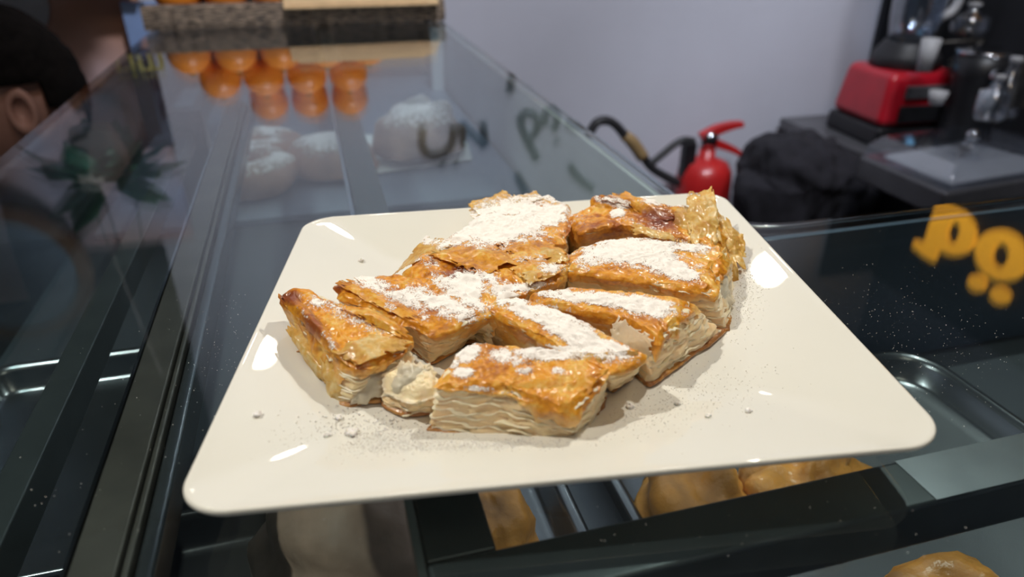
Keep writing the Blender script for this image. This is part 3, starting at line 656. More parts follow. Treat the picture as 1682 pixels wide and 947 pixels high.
pF = piece('right borek piece, pillow-shaped with glossy amber edge and sugar on top', [(930, 441, .033), (946, 411, .035), (993, 391, .036), (1040, 388, .036), (1086, 396, .036), (1146, 400, .035), (1191, 404, .033), (1192, 425, .032), (1168, 478, .032), (1110, 470, .034), (1060, 460, .034), (990, 450, .034)],
           [None, None, None, None, None, None, (1207, 470), (1207, 500), (1196, 545), (1125, 540), (1062, 510), (990, 500)], [.3, .2, .2, .2, .2, .2, .25, .25, .28, .3, .4, .5], 40, dome=.0015)
flake(pF, [(1120, 462, .033), (1190, 415, .034), (1196, 440, .026), (1155, 492, .025)], .001, 41, mat='crust')
flake(pF, [(1150, 480, .030), (1200, 425, .028), (1205, 500, .014), (1165, 540, .012)], .002, 42, mat='sheet', nz=.0016)
flake(pF, [(1165, 440, .034), (1192, 405, .033), (1202, 440, .022), (1180, 480, .022)], .002, 43, mat='flake', nz=.0016)
pH = piece('narrow sugared borek piece just in front of the pillow-shaped right piece', [(872, 480, .034), (930, 470, .034), (1037, 478, .034), (1122, 490, .034), (1127, 512, .034), (1080, 556, .033), (1032, 522, .034), (950, 508, .034), (890, 494, .034)],
           [None, None, None, (1195, 545), (1172, 562), (1063, 637), (1010, 585), (950, 545), None], [.4, .3, .2, .25, .25, .35, .5, .5, .5], 50)
flake(pH, [(1015, 520, .033), (1075, 556, .034), (1066, 590, .022), (1000, 560, .024)], .0015, 51, mat='sheet')
pB = piece('left middle borek piece with a pointed corner towards the camera', [(551, 468, .034), (589, 453, .034), (649, 448, .034), (705, 460, .034), (770, 480, .034), (812, 512, .034), (790, 521, .033), (745, 536, .032), (704, 547, .031), (672, 528, .032), (610, 503, .033), (566, 489, .034)],
           [(560, 500), None, None, None, None, None, (778, 555), (745, 580), (707, 600), (676, 575), (620, 545), (575, 525)], [.2, .2, .2, .2, .2, .4, .5, .4, .22, .15, .15, .2], 60)
flake(pB, [(552, 468, .036), (600, 455, .036), (690, 520, .034), (672, 528, .033)], .001, 61, mat='crust', nz=.0008)
pG = piece('borek piece with a thick diagonal band of sugar between its neighbours in front', [(790, 502, .034), (845, 485, .036), (905, 505, .036), (985, 540, .036), (1055, 577, .035), (1050, 592, .033), (1000, 607, .033), (940, 585, .034), (870, 543, .035), (820, 516, .035)],
           [(782, 555), None, None, None, (1062, 600), (1040, 622), (1005, 645), (960, 610), (880, 590), (790, 560)], [.7, .2, .2, .2, .2, .25, .3, .6, .8, .8], 70)
flake(pG, [(940, 580, .035), (1045, 575, .036), (1050, 592, .031), (995, 610, .030)], .001, 71)
pA = piece('leftmost borek piece with a dark browned tip sticking out', [(460, 493, .033), (470, 477, .034), (504, 475, .034), (535, 488, .034), (592, 508, .034), (672, 549, .033), (664, 570, .030), (588, 600, .029), (562, 583, .030), (525, 543, .032), (490, 512, .033)],
           [(502, 575), (505, 560), None, None, None, (690, 625), (645, 655), (572, 670), (555, 668), (526, 622), (505, 590)], [.6, .5, .3, .3, .3, .3, .2, .3, .95, .95, .8], 80, dome=.0008, folds=1.3)
flake(pA, [(458, 490, .034), (478, 475, .036), (580, 590, .030), (556, 600, .026)], .004, 81, mat='crust')
flake(pA, [(467, 537, .024), (490, 532, .026), (545, 630, .016), (520, 620, .014)], .002, 82)
flake(pA, [(540, 575, .030), (600, 548, .033), (680, 560, .032), (588, 602, .029)], .001, 83)
flake(pA, [(550, 500, .036), (610, 505, .036), (672, 545, .034), (650, 552, .033)], .0022, 84, mat='crust')
flake(pA, [(600, 585, .028), (665, 570, .029), (640, 650, .012), (575, 665, .011)], .002, 85, mat='sheet', nz=.0018)
flake(pA, [(524, 590, .022), (560, 590, .026), (570, 665, .011), (540, 655, .011)], .002, 86, mat='flake')
pI = piece('nearest borek piece with amber crust sagging over its front right corner', [(716, 630, .031), (745, 590, .033), (772, 560, .034), (850, 570, .034), (942, 578, .034), (996, 608, .033), (975, 640, .031), (944, 672, .028), (880, 655, .030), (830, 636, .031), (780, 634, .031)],
           [(703, 710), None, None, None, None, (996, 655), (970, 700), (942, 732), (880, 730), (830, 724), (765, 718)], [.1, .1, .2, .2, .2, .15, .2, .42, .35, .2, .12], 90)
flake(pI, [(822, 628, .033), (995, 608, .034), (940, 690, .024), (875, 668, .026)], .0008, 91, mat='crust', nz=.0008)
pJ = piece('crumpled pale heap of phyllo beside the nearest piece', [(638, 612, .024), (668, 592, .027), (705, 600, .027), (716, 620, .026), (712, 645, .022), (680, 652, .020), (640, 640, .019)],
           [(627, 655), None, None, None, (705, 683), (660, 685), (627, 668)], [.1]*7, 100, mat='sheet', folds=1.0, sheets=4, name='phyllo_heap')
flake(pJ, [(626, 650, .014), (660, 590, .028), (705, 605, .028), (690, 660, .016)], .004, 101, mat='sheet', nz=.0014)
flake(pJ, [(660, 600, .027), (706, 596, .029), (714, 650, .018), (670, 640, .018)], .003, 102, mat='sheet', nz=.0014)
# ---------------------------------------------------------------- sugar on the plate
rs_ = np.random.RandomState(5)
gv, gf = [], []
def grain(x, y, z, r):
    n = len(gv)
    for d in ((1, 0, 0), (0, 1, 0), (-1, 0, 0), (0, -1, 0), (0, 0, 1), (0, 0, -.6)):
        k = r*rs_.uniform(.6, 1.3); gv.append((x+d[0]*k, y+d[1]*k, z+d[2]*k+r*.5))
    for a, b in ((0, 1), (1, 2), (2, 3), (3, 0)): gf.append((n+a, n+b, n+4)); gf.append((n+b, n+a, n+5))
for x, y, rx, ry, cnt, r in [(640, 725, 90, 25, 1500, .00022), (600, 700, 60, 22, 260, .0004), (780, 745, 110, 12, 900, .0002), (1215, 500, 30, 45, 500, .00022), (1120, 640, 90, 40, 350, .00022), (1050, 690, 70, 30, 300, .0002), (560, 740, 120, 30, 300, .00018), (1200, 640, 90, 60, 140, .0002),
                             (850, 740, 120, 12, 350, .00026), (1235, 470, 20, 20, 160, .0002), (660, 745, 80, 12, 500, .00018), (900, 600, 500, 150, 260, .00013)]:
    for _ in range(cnt):
        a, b = rs_.normal(size=2)*.6; px, py = x+a*rx, y+b*ry; p = P(px, py, .010); z = plate_z(p[0], p[1])
        if abs(px-900) < 620: grain(p[0], p[1], z, r*rs_.uniform(.5, 1.5))
o = mesh('powdered_sugar', gv, gf, M['lump'], None, False); tag(o, 'fine white powdered sugar scattered over the plate', 'sugar', kind='stuff')
for (x, y, r, lb) in [(578, 711, .0024, 'largest white sugar lump in front of the leftmost piece'), (556, 688, .0014, 'small sugar lump in the shadow under the leftmost piece'), (427, 704, .0016, 'lone sugar lump on the left rim of the plate'), (594, 433, .0016, 'flat sugar lump near the back left of the plate'), (1035, 664, .0016, 'angular sugar lump right of the nearest piece'),
                      (1113, 660, .0013, 'small sugar crumb between the angular lump and the right rim'), (1228, 680, .0014, 'sugar crumb on the lower right of the plate'), (1162, 690, .0012, 'tiny sugar crumb on the lower right of the plate, left of a larger crumb'), (538, 718, .0013, 'small sugar lump left of the largest lump')]:
    p = P(x, y, .011); z = plate_z(p[0], p[1])
    blob('sugar_lump', M['lump'], r, r*.9, r*.75, label=lb, loc=(p[0], p[1], z), amp=.5, fr=2.2, seed=int(x), n=16, m_=10, cat='sugar', flat=.4)
p = P(494, 594, .0105); blob('crumb', M['base'], .0012, .0007, .0006, label='tiny dark crumb in the shadow left of the leftmost piece', loc=(p[0], p[1], plate_z(p[0], p[1])), n=12, m_=8, cat='crumb')
# dust on the glass
gv, gf = [], []
for x, y, rx, ry, cnt in [(370, 560, 60, 90, 160), (300, 750, 200, 150, 50), (1450, 520, 150, 70, 240), (1560, 600, 120, 60, 120), (150, 600, 150, 200, 40), (1400, 830, 200, 60, 25), (980, 900, 60, 30, 8), (1250, 860, 200, 60, 12)]:
    for _ in range(cnt):
        a, b = rs_.normal(size=2)*.7; p = P(x+a*rx, y+b*ry, 0)
        if -.27 < p[0] < .9 and p[1] < .38: grain(p[0], p[1], 0, .00013*rs_.uniform(.5, 1.9))
tag(mesh('glass_dust', gv, gf, M['lump'], None, False), 'tiny white dust specks on the glass top around the plate', 'dust', kind='stuff')
# ---------------------------------------------------------------- fire extinguisher
ey = 1.66; c0 = PY(1160, 262, ey); cx, cz = c0[0], c0[2]
ex = empty('fire_extinguisher', (cx, ey, FZ), 'red fire extinguisher with black hose by the pale wall', 'fire extinguisher'); eo = ex.location
w2 = (PY(1200, 300, ey)[0]-PY(1120, 300, ey)[0])/2*1.0
MB().lathe([(w2*.9, FZ+.01), (w2, FZ+.03), (w2, cz-.06), (w2*.95, cz-.03), (w2*.75, cz-.006), (w2*.45, cz+.004), (w2*.28, cz+.008), (w2*.28, cz+.04), (.002, cz+.04)], (cx, ey, 0), 40).build('cylinder', M['ext_red'], ex, True, off=eo)
MB().lathe([(w2*.30, cz+.035), (w2*.32, cz+.07), (w2*.2, cz+.08)], (cx, ey, 0), 20).build('valve', M['chrome'], ex, True, off=eo)
def py(x, y, d=0): return PY(x, y, ey+d)
def strip(name, a, wd, mat, th=.012):
    pts = spline(a, 6); rs = []
    for i, p in enumerate(pts):
        t = pts[min(i+1, len(pts)-1)]-pts[max(i-1, 0)]; t /= np.linalg.norm(t); nn = np.array([-t[2], 0, t[0]])*(wd[0]+(wd[1]-wd[0])*i/(len(pts)-1)); dy = np.array([0, th, 0])
        rs.append([p+nn-dy, p-nn-dy, p-nn+dy, p+nn+dy])
    mb = MB(); mb.rings(rs); return mb.build(name, mat, ex, bevel=.002, off=eo)
strip('upper_lever', [py(1152, 228), py(1175, 214), py(1200, 206), py(1219, 203)], (.016, .007), M['ext_red'])
strip('lower_lever', [py(1156, 230), py(1180, 236), py(1205, 246), py(1221, 257)], (.014, .006), M['ext_red'])
MB().box(cx-.075, cx-.04, ey-.015, ey+.015, cz-.045, cz+.055).build('bracket', M['black'], ex, bevel=.004, off=eo)
hp = spline([py(1140, 232), py(1125, 230), py(1110, 236), py(1090, 252), py(1068, 270)], 8); MB().tube(hp, .010, 10).build('hose', M['rubber'], ex, True, off=eo)
hp = spline([py(1115, 300), py(1090, 288), py(1070, 275), py(1055, 255)], 8); MB().tube(hp, .012, 10).build('hose', M['rubber'], ex, True, off=eo)
hp = spline([py(1056, 258), py(1040, 235), py(1026, 222)], 6); MB().tube(hp, [.017]*(len(hp)-4)+[.015]*4, 12).build('grip', M['tan'], ex, True, off=eo)
hp = spline([py(1026, 222), py(1012, 206), py(998, 198), py(982, 200), py(972, 212), py(966, 226)], 8); MB().tube(hp, .012, 10).build('horn_hose', M['rubber'], ex, True, off=eo)
# ---------------------------------------------------------------- right counter with machines
CZ = -.34
ca = P(1320, 207, CZ); cb = P(1585, 325, CZ)
xl = (ca[0]+cb[0])/2
ct = empty('side_counter', (xl+.2, 1.2, FZ), 'dark grey service counter along the black wall', 'counter')
MB().box(xl, RX-.005, .62, WY-.02, CZ-.03, CZ).build('worktop', M['counter'], ct, bevel=.004, off=ct.location)
MB().box(xl+.02, RX-.005, .64, WY-.02, FZ, CZ-.031).build('cabinet', M['blackbox'], ct, off=ct.location)
p = PX(1420, 320, xl+.02)
kn = MB().lathe([(.012, 0), (.012, .006), (.004, .008)], (0, 0, 0), 14).build('knob', M['chrome'], ct); kn.location = (xl+.012-ct.location[0], p[1]-ct.location[1], p[2]-ct.location[2]); kn.rotation_euler = (0, -math.pi/2, 0)
# black cloth heap hanging at the counter's end
cy = 1.45
n, m_ = 60, 50; V = []; f = []
outl = [(1235, 305), (1240, 290), (1262, 275), (1275, 245), (1310, 228), (1360, 225), (1400, 240), (1440, 262), (1450, 300), (1440, 350), (1350, 365), (1250, 360)]
cpt = np.mean([PY(a, b, cy) for a, b in outl], 0); op = [PY(a, b, cy) for a, b in outl]; op += [op[0]]
ring = np.array(spline(op, 6)[:-1]); n = len(ring)
rows = []
for i in range(m_+1):
    a = math.pi*i/m_; s = math.sin(a); p = cpt+(ring-cpt)*max(s, .01); p[:, 1] = cy-.14*math.cos(a)*1.0; rows.append(p)
V = np.concatenate(rows); dv = V-cpt; dv /= np.linalg.norm(dv, axis=1)[:, None]+1e-6; V[:, 0] -= .03; V = V+dv*(.018*fbm(V, 16, 3)+.012*ridg(V*[1.5, 1, .5], 22, 5))[:, None]
low = V[:, 2] < cpt[2]; V[low, 2] = cpt[2]+(V[low, 2]-cpt[2])*2.0
V[:, 0] = np.minimum(V[:, 0], xl-.006)
tag(mesh('black_jacket', V, ringfaces(m_+1, n), M['cloth']), 'heap of black cloth hanging at the end of the side counter', 'clothing')
# blender
bl = P(1463, 225, CZ); bx, by = 1.565, 1.545
bx, by = PY(1458, 210, 1.53)[0], 1.53
br = empty('countertop_blender', (bx, by, CZ), 'red blender with black foot and clear jar on the side counter', 'blender', rz=math.radians(-4))
def taper(mb, x0, x1, y0, y1, z0, z1, k): mb.rings([[(x0, y0, z0), (x1, y0, z0), (x1, y1, z0), (x0, y1, z0)], [(x0*k, y0*k, z1), (x1*k, y0*k, z1), (x1*k, y1*k, z1), (x0*k, y1*k, z1)]]); return mb
zt = PY(1463, 108, by)[2]-CZ; zm = PY(1430, 190, by)[2]-CZ
print('blender heights', zt, zm, bx)
zm = .05
taper(MB(), -.115, .115, -.11, .11, 0, zm, .98).build('foot', M['black'], br, bevel=.01)
taper(MB(), -.113, .113, -.108, .108, zm+.0005, zt, .86).build('motor_housing', M['red'], br, bevel=.022)
MB().box(-.07, .07, -.116, -.104, zm+.012, zm+.055).build('vent_panel', M['black'], br, bevel=.004)
MB().box(-.06, .06, -.110, -.098, zm+.07, zt-.03).build('control_panel', M['counter'], br, bevel=.004)
MB().lathe([(.085, zt), (.08, zt+.03), (.062, zt+.055), (.06, zt+.06)], n=28).build('jar_seat', M['rubber'], br, True)
k_ = MB().lathe([(.015, 0), (.015, .006)], n=16).build('indicator_light', M['glow'], br); k_.location = (-.01, -.076, zt+.028); k_.rotation_euler = (math.radians(75), 0, 0)
mb = MB(); mb.lathe([(.052, zt+.062), (.060, zt+.12), (.072, zt+.34), (.074, zt+.40), (.070, zt+.40), (.068, zt+.34), (.056, zt+.12), (.048, zt+.07)], n=32); mb.build('jar', M['clear'], br, True)
mb = MB(); mb.tube(spline([(.07, 0, zt+.35), (.11, 0, zt+.33), (.11, 0, zt+.15), (.065, 0, zt+.11)], 6), .011, 10); mb.build('handle', M['white'], br, True)
# cup, grinder, bottles, sealing scale
def onc(px, py, y, z=CZ): return PY(px, py, y)
def cup(px, py0, py1, y, r, mat, name, label, cat, zb):
    p = PY(px, (py0+py1)/2, y); zt_ = PY(px, py0, y)[2]; o = empty(name, (p[0], y, zb), label, cat)
    MB().lathe([(r*.75, 0), (r, zt_-zb), (r*.93, zt_-zb), (r*.7, .004)], n=28).build('cup_wall', mat, o, True); return o
# shelf board on the black wall behind the blender
shy = 1.70; shz = PY(1522, 118, shy)[2]
sh = empty('wall_shelf', (1.62, 1.64, shz-.02), 'dark wooden shelf with wire rack on the black corner', 'shelf')
MB().box(1.42, RX-.01, 1.57, WY-.01, shz-.02, shz-.0005).build('board', M['blackbox'], sh, off=sh.location) if False else None
# black back panel behind the machines
xk = PY(1443, 60, WY-.02)[0]
struct('wall_panel', MB().box(xk, RX-.002, WY-.02, WY-.002, FZ, .9), M['black_wall'])
mb = MB()
for a, b in (((1560, 108), (1682, 100)), ((1545, 70), (1682, 62)), ((1605, 0), (1590, 110)), ((1560, 100), (1700, 20)), ((1600, 105), (1590, 160)), ((1560, 115), (1700, 50))):
    y_ = 1.62; mb = MB(); mb.tube([PY(*a, y_), PY(*b, y_)], .004, 8); mb.build('rack_wire', M['wire'], sh, True, off=sh.location)
cup(1524, 64, 116, 1.36, .021, M['white'], 'paper_cup', 'white paper cup standing behind the red blender', 'cup', PY(1524, 116, 1.36)[2])
def bottle(name, px, pyt, pyb, y, r, mat, label, cat):
    zb = PY(px, pyb, y)[2]; zt_ = PY(px, pyt, y)[2]; h = zt_-zb; o = empty(name, (PY(px, pyb, y)[0], y, zb), label, cat)
    MB().lathe([(r*.9, 0), (r, .01), (r, h*.5), (r*.8, h*.62), (r*.32, h*.75), (r*.3, h*.9), (r*.3, h*.905)], n=24).build('body', mat, o, True)
    MB().lathe([(r*.36, h*.905), (r*.36, h)], n=16).build('cap', M['white'], o, True); return o
bottle('glass_bottle', 1640, 95, 190, 1.20, .035, M['clear'], 'clear glass bottle behind the lidded machine at the right edge', 'bottle')
bottle('glass_bottle', 1622, 125, 195, 1.13, .030, M['clear'], 'shorter clear bottle in front of the taller one near the right edge', 'bottle')
bottle('glass_bottle', 1588, 5, 55, 1.5, .045, M['clear'], 'round clear vessel at the top right above the black grinder', 'bottle')
g = empty('coffee_grinder', (PY(1588, 120, 1.38)[0]+.02, 1.36, CZ), 'black coffee grinder with a chrome rim right of the red blender', 'grinder')
gh = PY(1588, 80, 1.38)[2]-CZ; gb = PY(1588, 165, 1.38)[2]-CZ
MB().lathe([(.075, 0), (.075, .02), (.06, .05), (.055, max(gb, .08)), (.062, gh-.06), (.066, gh-.01)], n=28).build('housing', M['black'], g, True)
MB().lathe([(.067, gh-.0095), (.068, gh-.002), (.064, gh)], n=28).build('rim', M['chrome'], g, True)
k_ = MB().lathe([(.016, 0), (.016, .008), (.006, .011)], n=16).build('dial', M['glow'] if False else M['chrome'], g); k_.location = (-.025, -.062, gh-.045); k_.rotation_euler = (math.pi/2, 0, 0)
for px, y0, y1, yy, r, lb in ((1540, 150, 170, 1.28, .020, 'small white tub in front of the black grinder'), (1618, 150, 195, 1.18, .018, 'white plastic tub beside the bottles')):
    cup(px, y0, y1, yy, r, M['white'], 'small_tub', lb, 'tub', PY(px, y1, yy)[2])
pk = empty('snack_packet', (PY(1678, 130, 1.2)[0], 1.2, PY(1678, 175, 1.2)[2]), 'patterned packet cut by the right edge of the picture', 'packet')
MB().box(-.02, .03, -.01, .01, 0, .10).build('packet_body', M['bronze'], pk, bevel=.003)
# lidded vacuum machine near the front of the counter
vz = CZ+.001
A_ = [P(1415, 240, vz+.075), P(1560, 300, vz+.075), P(1790, 262, vz+.075), P(1600, 212, vz+.075)]
cv = sum(A_)/4; vm = empty('lidded_machine', (cv[0], cv[1], vz), 'grey machine with a clear domed lid over a white tray on the counter', 'machine')
def quadprism(pts, z0, z1, k0=1., k1=1.): return [[tuple(cv+(p-cv)*k0)[:2]+(z0,) for p in pts], [tuple(cv+(p-cv)*k1)[:2]+(z1,) for p in pts]]
mb = MB(); mb.rings(quadprism(A_, vz, vz+.055)); mb.build('housing', M['counter'], vm, bevel=.008, off=vm.location)
mb = MB(); mb.rings(quadprism(A_, vz+.0555, vz+.06, .78, .74)); mb.build('white_tray', M['white'], vm, bevel=.002, off=vm.location)
mb = MB(); mb.rings(quadprism(A_, vz+.0555, vz+.08, .97, .95)+quadprism(A_, vz+.10, vz+.105, .82, .6)); mb.build('clear_lid', M['clear'], vm, bevel=.004, off=vm.location)
k_ = MB().lathe([(.012, 0), (.014, .012), (.006, .02)], (0, 0, 0), 16).build('lid_knob', M['chrome'], vm, True); k_.location = (0, 0, .105)
# ---------------------------------------------------------------- customer, poster and plant on the left
py_ = 1.7
po = [PY(-40, -40, py_), PY(262, -40, py_), PY(262, 40, py_), PY(70, 235, py_), PY(-40, 235, py_)]
x0_, x1_ = -1.35, -.335; z0_, z1_ = -.62, .5
mb = MB().box(x0_, x1_, py_, py_+.02, z0_, z1_)
ps = empty('food_poster', ((x0_+x1_)/2, py_, z0_), 'large poster with blurred pink and orange food picture behind the customer', 'poster')
m, nt, b, N, L = new_mat('food_print')
tc = N.new('ShaderNodeTexCoord'); n = N.new('ShaderNodeTexNoise'); n.inputs['Scale'].default_value = 2.6; n.inputs['Detail'].default_value = 2
r = N.new('ShaderNodeValToRGB'); e = r.color_ramp.elements; e[0].position = .35; e[0].color = (.48, .24, .15, 1); e[1].position = .7; e[1].color = (.55, .60, .80, 1); q_ = e.new(.5); q_.color = (.62, .40, .36, 1)
L.new(tc.outputs['Object'], n.inputs['Vector']); L.new(n.outputs['Fac'], r.inputs['Fac']); L.new(r.outputs['Color'], b.inputs['Base Color']); M['poster'] = m
mb.build('print', M['poster'], ps, off=ps.location)
pl = PY(15, 5, py_-.002); k_ = MB().lathe([(.07, 0), (.07, .003), (.02, .004)], n=40).build('printed_plate', M['white'], ps); k_.location = (pl[0]-ps.location[0], -.002, pl[2]-ps.location[2]); k_.rotation_euler = (math.pi/2, 0, 0)
pn = empty('light_panel', (PY(245, 20, 1.69)[0], 1.66, -.2), 'pale blue lit panel between the poster and the rough board', 'panel')
xx = PY(245, 20, 1.66)[0]; MB().box(xx-.05, xx+.04, 1.66, 1.675, -.35, .03).build('panel_face', pm('pale_blue_panel', (.25, .36, .62), .5, noise=.08), pn, off=pn.location)
# dark menu board whose mirror image shows in the glass
mbd = empty('menu_board', (MY(205, 110, 1.60)[0], 1.6, .1), 'dark maroon board with small yellow lettering, mirrored in the glass at left', 'sign')
a_ = MY(150, 60, 1.62); b_ = MY(250, 165, 1.62)
MB().box(a_[0]-.05, b_[0]+.02, 1.62, 1.635, max(a_[2]-.03, .055), b_[2]+.1).build('board', pm('maroon_board', (.05, .022, .03), .6, noise=.2), mbd, off=mbd.location)
cu = bpy.data.curves.new('t', 'FONT'); cu.body = 'rim'; cu.size = .07; cu.extrude = .002; cu.offset = .001
o = bpy.data.objects.new('t', cu); COL.objects.link(o); dg = bpy.context.evaluated_depsgraph_get(); me = bpy.data.meshes.new_from_object(o.evaluated_get(dg)); bpy.data.objects.remove(o)
v = np.array([q.co[:] for q in me.vertices]); c_ = MY(182, 92, 1.615)
mesh('lettering', np.stack([v[:, 0]+c_[0], 1.616+v[:, 2], v[:, 1]+c_[2]], 1), [tuple(p.vertices) for p in me.polygons], pm('yellow_ink', (.45, .38, .08), .6, noise=.05), mbd, False, off=mbd.location)
# person
hd = PY(6, 158, 1.30)
def skin(name, verts, edges, radii, mat, parent, sub=2, root=0):
    me = bpy.data.meshes.new(name); me.from_pydata([tuple(map(float, v)) for v in verts], edges, []); o = link(name, me, parent, mat)
    m = o.modifiers.new('skin', 'SKIN'); m.use_smooth_shade = True
    for i, r in enumerate(radii): d = me.skin_vertices[0].data[i]; d.radius = r if isinstance(r, tuple) else (r, r); d.use_root = (i == root)
    s = o.modifiers.new('s', 'SUBSURF'); s.levels = sub; s.render_levels = sub; return o
per = empty('person', (hd[0], hd[1], FZ), 'seated person seen from behind with dark hair and brown jacket at the left edge', 'person', rz=math.radians(-68))
hz = hd[2]-FZ   # head centre above the floor, local
# local frame: -Y is where the person faces
bv = [(0, .02, hz-.66), (0, .03, hz-.45), (0, .02, hz-.25), (0, .01, hz-.16), (0, 0, hz-.08),
      (-.18, .02, hz-.22), (-.24, -.02, hz-.48), (-.20, -.24, hz-.56), (.18, .02, hz-.22), (.24, -.02, hz-.48), (.20, -.24, hz-.56),
      (-.10, -.02, hz-.70), (-.13, -.42, hz-.70), (-.13, -.40, .07), (-.13, -.53, .04), (.10, -.02, hz-.70), (.13, -.42, hz-.70), (.13, -.40, .07), (.13, -.53, .04)]
be = [(0, 1), (1, 2), (2, 3), (3, 4), (2, 5), (5, 6), (6, 7), (2, 8), (8, 9), (9, 10), (0, 11), (11, 12), (12, 13), (13, 14), (0, 15), (15, 16), (16, 17), (17, 18)]
skin('body', bv, be, [(.15, .11), (.14, .10), (.13, .09), .055, .052, .06, .045, .032, .06, .045, .032, .085, .06, .045, .035, .085, .06, .045, .035], M['jacket'], per)
n, m_ = 40, 30; V = []
for i in range(m_+1):
    a = math.pi*i/m_
    for j in range(n):
        t = 2*math.pi*j/n; V.append((math.sin(a)*math.cos(t), math.sin(a)*math.sin(t), math.cos(a)))
V = np.array(V); Vh = V*[.076, .098, .118]; Vh[:, 0] *= 1-.22*np.clip(-V[:, 2], 0, 1); fr_ = V[:, 1] < -.2
Vh[:, 1] -= .022*np.exp(-((V[:, 0]/.16)**2+((V[:, 2]+.12)/.16)**2))*(V[:, 1] < 0)   # nose
Vh[:, 1] += .010*np.exp(-(((np.abs(V[:, 0])-.38)/.16)**2+((V[:, 2]-.06)/.10)**2))*(V[:, 1] < 0)   # eye sockets
Vh[:, 1] -= .006*np.exp(-((V[:, 0]/.3)**2+((V[:, 2]+.45)/.07)**2))*(V[:, 1] < 0)   # lips
Vh[:, 2] += hz; ff = ringfaces(m_+1, n); mesh('head', Vh, ff, M['skin'], per)
skin('neck', [(0, .01, hz-.17), (0, .01, hz-.06)], [(0, 1)], [.053, .05], M['skin'], per)
for s in (-1, 1):
    ev = MB().lathe([(.0005, -.011), (.008, -.008), (.011, 0), (.008, .008), (.0005, .011)], n=12); o = ev.build('eye', M['white'], per, True); o.location = (s*.030, -.083, hz+.008)
    n2, m2 = 20, 10; E = []
    for i in range(n2):
        for j in range(m2):
            a = 2*math.pi*i/n2; b2 = 2*math.pi*j/m2; R_ = .021+.006*math.cos(b2); E.append((s*(.010+.004*math.sin(b2)+.006*math.cos(a)), R_*math.cos(a)*.75+.006, R_*math.sin(a)*1.35))
    E += [(s*.006, .006, 0)]
    fe = [(i*m2+j, ((i+1) % n2)*m2+j, ((i+1) % n2)*m2+(j+1) % m2, i*m2+(j+1) % m2) for i in range(n2) for j in range(m2)]
    fe += [(i*m2+5, ((i+1) % n2)*m2+5, n2*m2) for i in range(n2)]
    o = mesh('ear', E, fe, M['skin'], per); o.location = (s*.073, .008, hz-.01)
keep = ~((V[:, 1] < -.35-.0*V[:, 2]) & (V[:, 2] < .62)) & (V[:, 2] > -.62+.25*(V[:, 1] < 0)) & ~((np.abs(V[:, 0]) > .55) & (V[:, 2] < .12) & (np.abs(V[:, 1]+.0) < .45))
Vr = V*[.083, .107, .127]; Vr[:, 2] += hz+.002; Vr += (V*(.004*fbm(V, 6, 2))[:, None])
o = mesh('hair', Vr, [q for q in ff if keep[list(q)].all()], M['hair'], per); s_ = o.modifiers.new('s', 'SOLIDIFY'); s_.thickness = .012
MB().lathe([(.062, hz-.165), (.075, hz-.13), (.080, hz-.105), (.070, hz-.10), (.060, hz-.16)], (0, .012, 0), 28).build('collar', M['jacket'], per, True)
for s in (-1, 1):
    hb = np.array([s*.20, -.24, hz-.56]); o = skin('palm', [hb, hb+[0, -.05, 0], hb+[0, -.09, -.005]], [(0, 1), (1, 2)], [(.026, .017), (.034, .014), (.038, .013)], M['skin'], per, 1)
    for k in range(4):
        q = hb+np.array([(-.03+.02*k), -.09, -.005]); ln = (.062, .072, .068, .054)[k]
        skin('finger', [q, q+[0, -ln*.5, -.006], q+[0, -ln, -.022]], [(0, 1), (1, 2)], [.009, .0085, .007], M['skin'], per, 1)
    q = hb+np.array([-s*.03, -.03, 0]); skin('thumb', [q, q+[-s*.022, -.03, -.004], q+[-s*.026, -.055, -.010]], [(0, 1), (1, 2)], [.011, .010, .008], M['skin'], per, 1)
sz = hz-.80
cr = empty('cafe_stool', (hd[0], hd[1], FZ), 'round wooden stool under the seated person at left', 'stool', rz=math.radians(-68))
MB().lathe([(.17, sz-.03), (.18, sz-.02), (.18, sz), (.16, sz+.005)], n=36).build('seat', M['wood'], cr, True)
for k in range(4):
    a = math.pi/4+k*math.pi/2; MB().tube([(.12*math.cos(a), .12*math.sin(a), sz-.03), (.17*math.cos(a), .17*math.sin(a), .001)], .014, 10).build('leg', M['wood'], cr, True)
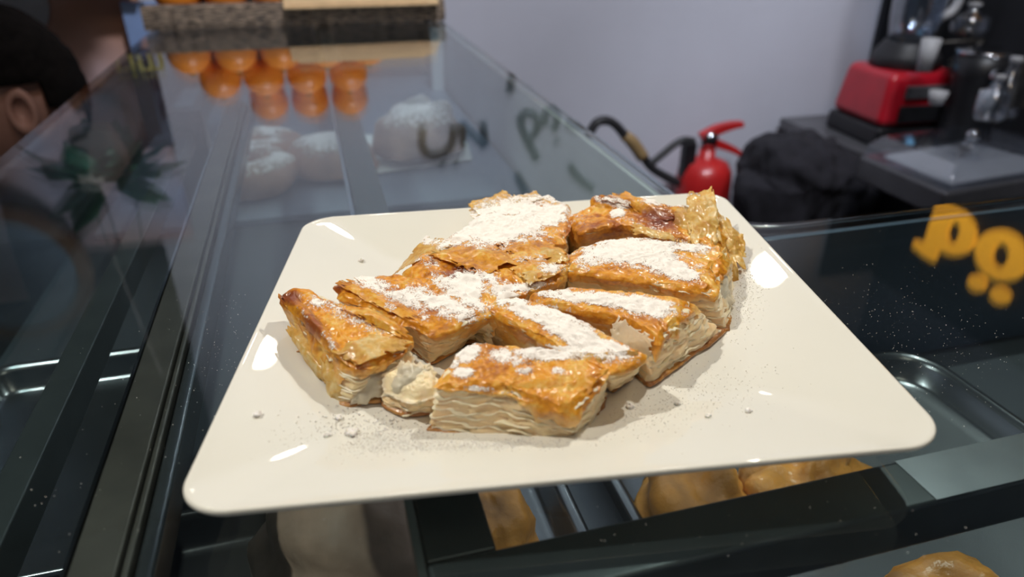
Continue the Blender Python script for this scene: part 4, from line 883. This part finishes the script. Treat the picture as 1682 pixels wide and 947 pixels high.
# hanging plant and round sign above the frame, seen mirrored in the glass
yp = 1.44; c_ = MY(165, 268, yp); hp_ = empty('hanging_plant', (c_[0], yp, c_[2]-.07), 'leafy green plant in a pale hanging pot, mirrored in the glass at left', 'plant')
MB().lathe([(.035, 0), (.050, .05), (.056, .09), (.050, .09), (.045, .02)], n=24).build('pot', M['pot'], hp_, True)
for k in range(3): a = k*2.1; MB().tube([(.05*math.cos(a), .05*math.sin(a), .088), (0, 0, .55)], .0015, 5).build('cord', M['wire'], hp_)
lr = random.Random(4)
for k in range(46):
    a = lr.uniform(0, 6.283); L_ = lr.uniform(.06, .12); el = lr.uniform(-.5, 1.1); w_ = L_*.28; z0 = .085; d = np.array([math.cos(a)*math.cos(el), math.sin(a)*math.cos(el), math.sin(el)]); sd = np.array([-math.sin(a), math.cos(a), 0]); b0 = np.array([.03*math.cos(a), .03*math.sin(a), z0])
    up_ = np.cross(sd, d); q = [b0+d*L_*t-up_*(L_*.35*t*t)*(-1 if up_[2] < 0 else 1)*1. for t in (0, .35, .7, 1)]
    vv = [q[0], q[1]-sd*w_, q[1]+sd*w_, q[1]+up_*.004, q[2]-sd*w_*.8, q[2]+sd*w_*.8, q[2]+up_*.004, q[3]]
    o = mesh('leaf', vv, [(0, 1, 3), (0, 3, 2), (1, 4, 6, 3), (3, 6, 5, 2), (4, 7, 6), (6, 7, 5)], M['green'], hp_); sm = o.modifiers.new('s', 'SOLIDIFY'); sm.thickness = .001
yr = 1.66; c_ = MY(20, 445, yr); rr_ = abs(MY(140, 445, yr)[0]-c_[0]); rs2 = empty('round_sign', (c_[0], yr, c_[2]), 'round pale blue disc with a brown rim, mirrored in the glass at the left edge', 'sign')
k_ = MB().lathe([(.002, 0), (rr_*.93, 0), (rr_*.93, .012), (.002, .012)], n=48).build('disc', pm('pale_blue_disc', (.30, .42, .55), .5, noise=.15, nscale=5), rs2); k_.rotation_euler = (math.pi/2, 0, 0)
k_ = MB().lathe([(rr_*.93, -.008), (rr_*1.12, -.008), (rr_*1.12, .02), (rr_*.93, .02), (rr_*.93, -.008)], n=48, cap=False).build('rim', M['wood'], rs2); k_.rotation_euler = (math.pi/2, 0, 0)
